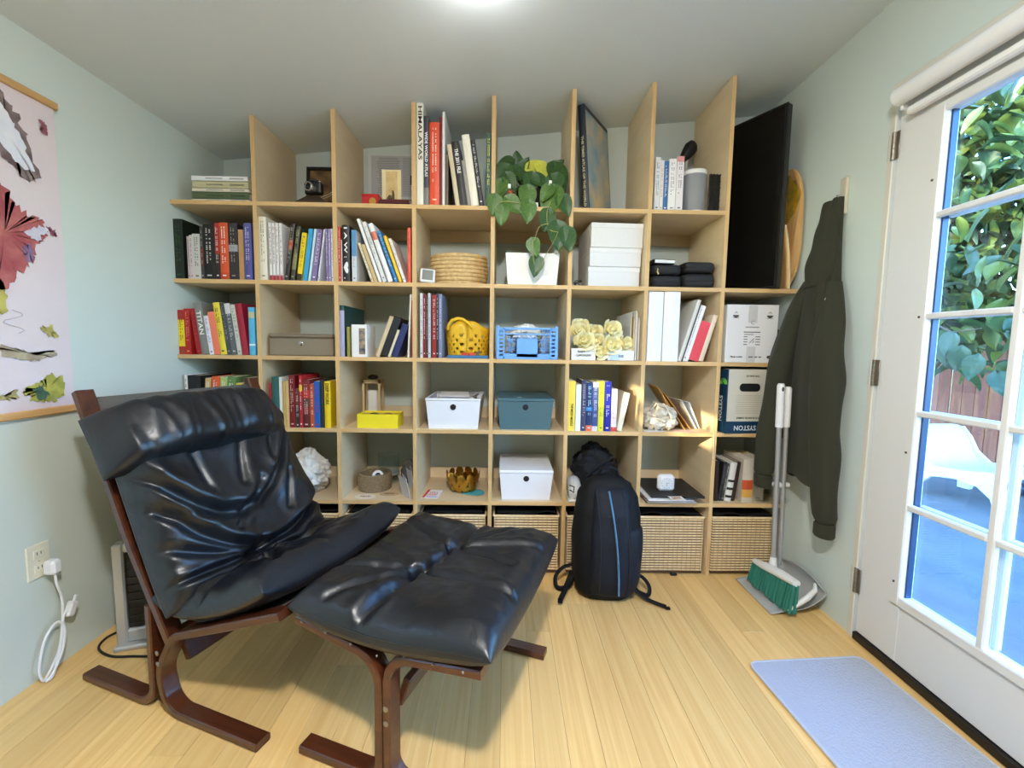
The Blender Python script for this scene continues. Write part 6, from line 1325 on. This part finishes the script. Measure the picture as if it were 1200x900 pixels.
o = thing('panel_heater', uniq('silver framed panel heater standing behind armchair by left wall'), 'heater', (-1.235, -.485, 0), R(20)); 
for c, d in (((-.13, 0, .20), (.035, .05, .40)), ((.13, 0, .20), (.035, .05, .40)), ((0, 0, .045), (.23, .05, .05)), ((0, 0, .385), (.23, .05, .035))): MB().box(c, d, .006).done('frame', SV, o)
MB().box((0, .004, .215), (.226, .03, .31), .002).done('grille', mat('heater_black', (26, 26, 28), .5, bump=(200, .5, .002)), o)
for k in range(10): MB().box((0, -.013, .085+.03*k), (.222, .004, .004)).done('louvre', flat((44, 44, 46)), o)
MB().box((0, 0, .0095), (.30, .10, .019), .005).done('foot', SV, o)
pts = [(-1.215, -.60, .006), (-1.27, -.60, .006), (-1.35, -.60, .006), (-1.43, -.56, .006), (-1.455, -.50, .006), (-1.43, -.44, .006), (-1.40, -.41, .02)]
P = [Vector(catmull([Vector(q) for q in pts], k/49)) for k in range(50)]
tag(MB().tube(P, .0042, 8).done('heater_cable', flat((20, 20, 20)), None, True), uniq('thin black cable looping on floor beside panel heater'), 'cable')
# ================================================================ YARD BEYOND THE DOOR
GZ = -.10
struct(MB().box((XR+TH+4.2, .8, GZ-.05), (8.4, 12.0, .1)).done('floor_yard', mat('concrete', (92, 92, 92), .9, bump=(60, .6, .01), var=(3, (106, 104, 102)))))
fe = thing('board_fence', uniq('weathered brown vertical board fence across the yard'), 'fence', (5.5, 0, GZ)); fq = random.Random(8)
FW = wood_mat('fence_wood', (110, 58, 40), (140, 84, 60), (6, 6, .8), .8, 3.0, bump=.4)
fb = MB().box((0, 0, .95), (.022, .134, 1.9), .003).mesh('board', FW)
for k in range(40): c = link('board', fb, fe); c.location = (fq.uniform(-.006, .006), .75+.142*k, fq.uniform(-.02, .02))
for z in (.35, 1.5): MB().box((.032, 3.52, z), (.04, 5.7, .09), .003).done('rail', FW, fe)
for k in range(4): MB().box((.07, .8+1.8*k, .95), (.09, .09, 1.9), .004).done('post', FW, fe)
# leaf litter under the fence
# low white plastic chair
o = thing('garden_chair', uniq('low white moulded plastic garden chair on the yard concrete'), 'chair', (4.05, 1.68, GZ), R(-80)); WC = mat('chair_white', (196, 198, 200), .4)
pr = [(-.10, .60), (-.05, .52), (.02, .36), (.12, .27), (.34, .285), (.52, .32), (.58, .30)]
def gs(u, v):
    P = catmull(pr, u); w = .33-.07*max(0, .3-u)*3; b = 2*v-1; dr = .05*abs(b)**4*(1 if u > .3 else .4)
    return (P[0]-.0, w*b, P[1]-dr)
s_ = MB().grid(gs, 36, 16).done('shell', WC, o, True); s_.modifiers.new('t', 'SOLIDIFY').thickness = .02
for sx in (-1, 1):
    P = [(-.105, .57), (-.04, .49), (.02, .37), (.12, .285), (.34, .30), (.52, .335), (.585, .31), (.62, .12), (.63, 0), (.575, 0), (.53, .13), (.44, .20), (.28, .22), (.12, .19), (.03, .10), (.0, 0), (-.09, 0), (-.10, .2), (-.085, .4)]
    MB().prism([(x, sx*.315, z) for x, z in P], (0, -.02, 0), (0, .02, 0)).done('side_frame', WC, o)
o = thing('garden_bag', uniq('dark crumpled bag on concrete beneath white garden chair'), 'bag', (4.7, 1.6, GZ)); crumple((.14, .14, .09), (0, 0, .08), 3.9, amp=.25).done('body', flat((50, 56, 76)), o, True); MB().tube([(-.05, 0, .14), (0, 0, .2), (.05, 0, .14)], .008, 8).done('handle', flat((40, 44, 60)), o, True)
# broad-leaved tree
LFA = [mat('leaf_a', (50, 72, 34), .5, var=(8, (70, 90, 42))), mat('leaf_b', (36, 58, 36), .5, var=(8, (50, 74, 42))), mat('leaf_c', (80, 92, 38), .4, var=(8, (96, 106, 46)))]
def leaf_mesh(m, nm='leaf'):
    def fn(u, v):
        w = .32*math.sin(math.pi*min(1, u**.8))**.85*(1-.25*u); b = 2*v-1
        return (u, w*b, .10*abs(b)-.28*u*u)
    return MB().grid(fn, 6, 4).mesh(nm, m, True)
LM = [leaf_mesh(m) for m in LFA]
tr = thing('yard_tree', uniq('broad-leaved green tree growing over the yard fence'), 'tree', (4.1, 2.8, GZ)); tq = random.Random(17)
BARK = mat('bark', (96, 78, 60), .9, bump=(30, .8, .02))
MB().tube([(0, 0, 0), (.03, -.05, .8), (-.05, -.2, 1.6), (-.25, -.5, 2.3), (-.5, -.9, 2.8)], [.09, .08, .07, .05, .02], 10).done('trunk', BARK, tr, True)
cl = []
for k in range(26):
    e = Vector((tq.uniform(-1.7, .5), tq.uniform(-2.2, .7), tq.uniform(1.45, 3.5))); st = Vector((-.05, -.2, 1.6)).lerp(Vector((-.4, -.8, 2.7)), tq.random())
    md = st.lerp(e, .5)+Vector((0, 0, .15)); MB().tube([st, md, e], [.03, .02, .006], 6).done('branch', BARK, tr, True); cl += [e, md, e.lerp(md, .5)]
def rot_leaf(): return (tq.uniform(-.7, .7), tq.uniform(-.2, 1.2), tq.uniform(0, 6.28))
for k in range(300):
    c = cl[k % len(cl)]; l = link('leaf', LM[tq.choice((0, 0, 1, 1, 2))], tr); l.location = c+Vector((tq.gauss(0, .26), tq.gauss(0, .26), tq.gauss(0, .2))); l.location.x = min(l.location.x, 1.1); l.location.z = max(l.location.z, 1.12); s_ = tq.uniform(.17, .26); l.scale = (s_, s_, s_); l.rotation_euler = rot_leaf()
for mi in range(3):
    b = MB()
    base = LM[mi]
    for k in range(1500):
        c = tq.choice(cl); p = c+Vector((tq.gauss(0, .34), tq.gauss(0, .36), tq.gauss(0, .26))); p.x = min(p.x, 1.1); p.z = max(p.z, 1.12); s_ = tq.uniform(.14, .23)
        b.T = Matrix.LocRotScale(p, __import__('mathutils').Euler(rot_leaf()), Vector((s_, s_, s_))); b.add([v.co for v in base.vertices], [tuple(f.vertices) for f in base.polygons])
    b.done('foliage', LFA[mi], tr, True)['kind'] = 'stuff'
for k, (px, py, d) in enumerate([(1110, 400, 3.0), (1128, 405, 3.0), (1148, 415, 3.0), (1120, 388, 3.0)]):
    p = at(px, py, 0, d); l = link('leaf', LM[1], tr); l.location = p-tr.location; l.scale = (.17, .2, .17); l.rotation_euler = (R(20*k), R(70), R(40+30*k))
st = at(1085, 400, 0, 3.0)-tr.location; en = at(1150, 385, 0, 3.0)-tr.location; MB().tube([st+Vector((.3, .6, .3)), st.lerp(en, .5)+Vector((0, 0, .02)), en], [.01, .006, .003], 6).done('branch', BARK, tr, True)
# unseen shrub added outside the left window, its leaves break up the low sun
sh = thing('sun_dapple_shrub', uniq('unseen leafy shrub added outside the small left window to dapple the sun'), 'shrub', (-2.35, -2.35, GZ)); sq = random.Random(31)
for k in range(4): MB().tube([(0, 0, 0), (sq.uniform(-.1, .1), sq.uniform(-.1, .1), 1.0), (sq.uniform(-.25, .3), sq.uniform(-.3, .3), 2.1)], [.02, .015, .005], 6).done('branch', BARK, sh, True)
for k in range(40): l = link('leaf', LM[k % 2], sh); l.location = (sq.gauss(.05, .16), sq.gauss(0, .24), sq.gauss(2.05, .16)); s_ = sq.uniform(.07, .12); l.scale = (s_, s_, s_); l.rotation_euler = rot_leaf()
struct(MB().box((XL-TH-2.0, -1.6, GZ-.05), (4.0, 8.0, .1)).done('floor_path', mat('path_gravel', (110, 106, 100), .95, bump=(80, .8, .01))))
# ================================================================ TRAILING POTHOS
PT = [mat('pothos_a', (40, 70, 32), .42, var=(12, (54, 90, 38))), mat('pothos_b', (58, 94, 38), .42, var=(12, (88, 122, 48))), mat('pothos_c', (206, 200, 70), .45, var=(14, (170, 180, 70)))]
def heart(m):
    def fn(u, v):
        b = 2*v-1; w = .44*(math.sin(math.pi*u**.62)**.8) if u < 1 else 0; x = u*1.15-.15+.14*(1-abs(b))*(1-u)**3*0
        return (x-.12*abs(b)*(1-u)**2*1.2, w*b, .07*abs(b)-.22*u*u)
    return MB().grid(fn, 10, 6).mesh('leaf', m, True)
HM_ = [heart(m) for m in PT]
y0_ = .12; px_ = X(625, 235, y0_)
o = thing('pothos', uniq('trailing heart-leaved pothos in dark pot on top shelf'), 'plant', (px_, y0_, TOPZ['T']))
MB().lathe([(0, 0), (.062, 0), (.07, .01), (.085, .11), (.088, .115), (.08, .115), (.076, .1), (0, .095)], 32).done('pot', mat('pot_dark', (34, 28, 26), .5), o, True); MB().lathe([(0, .1), (.076, .102), (0, .106)], 20).done('soil', flat((40, 30, 22), .9), o, True)
stems = []
def L(px, py, y): p = at(px, py, 1, y); return Vector((p.x-px_, y-y0_, p.z-TOPZ['T']))
LV = [(592, 190, .10, .05, 200, 0), (588, 203, .06, .06, 230, 0), (600, 200, .08, .065, 160, 0), (612, 196, .10, .06, 60, 0), (585, 222, .03, .06, 250, 1), (598, 212, .04, .05, 300, 0), (579, 240, -.012, .055, 262, 1), (588, 253, -.022, .05, 265, 1), (602, 240, -.012, .06, 315, 1), (622, 215, .02, .06, 262, 0), (618, 232, -.005, .065, 270, 1), (619, 248, -.02, .06, 268, 1), (645, 236, .0, .085, 255, 1), (634, 212, .03, .06, 330, 0), (628, 194, .08, .055, 20, 2), (636, 199, .06, .05, 300, 2), (655, 208, .05, .085, 290, 0), (648, 218, .02, .07, 250, 0), (662, 240, -.01, .06, 295, 0), (641, 258, -.018, .06, 260, 0), (654, 276, -.03, .075, 275, 0), (666, 280, -.025, .065, 280, 0), (626, 290, -.03, .05, 285, 1), (628, 312, -.03, .055, 262, 0), (612, 204, .12, .06, 120, 0), (650, 196, .12, .06, 40, 0), (606, 188, .14, .05, 100, 0), (640, 226, .0, .05, 240, 1)]
lq = random.Random(6)
for px, py, y, s_, ang, mi in LV:
    p = L(px, py, y); a = R(ang); d = Vector((math.cos(a), -.25, math.sin(a))).normalized(); nrm = Vector((lq.uniform(-.35, .35), -1, .45+lq.uniform(-.2, .2))); yx = nrm.cross(d).normalized(); nn = d.cross(yx)
    l = link('leaf', HM_[mi], o); k = s_*1.55; l.matrix_local = Matrix.Translation(p-d*s_*.6) @ Matrix((d, yx, nn)).transposed().to_4x4() @ Matrix.Diagonal((k, k, k, 1))
    if py < 245:
        b0 = Vector((p.x*.35, p.y*.3, .105)); MB().tube([b0, b0.lerp(p, .5)+Vector((0, 0, .05)), p-d*s_*.6], .0018, 6).done('stem', PT[1], o, True)
for pts in ([(645, 236, .0), (641, 250, -.02), (643, 268, -.03), (654, 272, -.03)], [(654, 272, -.03), (648, 285, -.035), (640, 298, -.03), (634, 312, -.03), (628, 318, -.03)], [(625, 280, -.03), (624, 292, -.032), (626, 310, -.032)], [(620, 240, -.01), (590, 236, -.02), (581, 244, -.02), (588, 250, -.02)], [(643, 262, -.03), (632, 266, -.034), (626, 282, -.033)]):
    P = [L(*q) for q in pts]; MB().tube([Vector(catmull(P, k/15)) for k in range(16)], .0018, 6).done('stem', mat('stem_tan', (150, 150, 90), .6), o, True)
MB().sphere(L(598, 226, .03), (.014, .012, .012), 10, 8).done('dry_leaf', flat((176, 84, 44)), o, True)
for px, py in ((629, 240), (597, 218), (645, 214)): MB().box(L(px, py, .01), (.014, .002, .02), .0005).done('plant_tag', flat((226, 226, 214)), o)
# ================================================================ settle leaning books so that neighbours only touch
def _settle():
    import itertools
    bks = [o for o in COL.objects if o.type == 'EMPTY' and o.name.split('.')[0] in ('book', 'folder', 'magazine', 'ring_binder') and o.parent is None and o.name in BOOKZ and any(c.name.startswith('cover') for c in o.children)]
    info = []
    for o in bks:
        c = [c for c in o.children if c.name.startswith('cover')][0]; vs = [v.co for v in c.data.vertices]
        info.append([o, max(v.x for v in vs), max(v.z for v in vs)])
    cells = {}
    for it in info:
        o = it[0]; key = (round(o.location.z*3), min(range(8), key=lambda c: 0 if xs[c] <= o.location.x < xs[c+1] else 1)); cells.setdefault(key, []).append(it)
    def poly(o, w, h):
        a = o.rotation_euler.y; s = o.scale.x; c, n = math.cos(a), math.sin(a)
        return [(o.location.x+x*c+z*n, o.location.z-x*n+z*c) for x, z in ((0, 0), (w*s, 0), (w*s, h), (0, h))]
    def sep(P, Q):      # least shift of Q along +x that parts the two, 0 if apart
        best = None
        for A in (P, Q):
            for i in range(4):
                ex, ez = A[(i+1) % 4][0]-A[i][0], A[(i+1) % 4][1]-A[i][1]; nx_, nz_ = -ez, ex; l = math.hypot(nx_, nz_); nx_ /= l; nz_ /= l
                if nx_ < 0: nx_, nz_ = -nx_, -nz_
                mp, mq = max(p[0]*nx_+p[1]*nz_ for p in P), min(q[0]*nx_+q[1]*nz_ for q in Q)
                mpl, mql = min(p[0]*nx_+p[1]*nz_ for p in P), max(q[0]*nx_+q[1]*nz_ for q in Q)
                if mp <= mq or mql <= mpl: return 0
                if nx_ > 1e-4:
                    d = (mp-mq)/nx_
                    if best is None or d < best: best = d
        return best or 0
    for key, L in cells.items():
        L.sort(key=lambda it: it[0].location.x)
        runs = []
        for q in L:
            a = q[0].rotation_euler.y; sg = 0 if abs(a) < R(2.5) else math.copysign(1, a)
            if runs and runs[-1][0] == sg and sg and abs(a-runs[-1][1][-1][0].rotation_euler.y) < R(14): runs[-1][1].append(q)
            else: runs.append([sg, [q]])
        for sg, rn in runs:
            m_ = sum(q[0].rotation_euler.y for q in rn)/len(rn)
            for q in rn:
                q[0].rotation_euler.y = m_ if sg else 0.0
        def setz(q): q[0].location.z = BOOKZ[q[0].name]+max(0, q[1]*q[0].scale.x*math.sin(q[0].rotation_euler.y))
        for q in L:
            if abs(q[0].rotation_euler.z) < .05: setz(q)
        lo, hi = xs[key[1]]+BT/2+.0006, xs[key[1]+1]-BT/2-.0006
        for it in range(150):
            moved = False
            for A, B_ in itertools.combinations(L, 2):
                if any(abs(q[0].rotation_euler.z) > .05 for q in (A, B_)): continue
                d = sep(poly(*A), poly(*B_))
                if d > .0001:
                    moved = True; A[0].location.x -= d*.5+.00008; B_[0].location.x += d*.5+.00008
                    if d > .0008:
                        for q in (A, B_): q[0].scale.x = max(.72, q[0].scale.x*.99)
            for q in L:
                P = poly(*q); mn, mx_ = min(p[0] for p in P), max(p[0] for p in P)
                if mn < lo: q[0].location.x += lo-mn; moved = True
                elif mx_ > hi: q[0].location.x -= mx_-hi; moved = True
            if not moved: break
            if it % 8 == 7:
                for q in L: q[0].scale.x = max(.6, q[0].scale.x*.985)
        for q in L:
            if abs(q[0].rotation_euler.z) < .05: setz(q)
_settle()
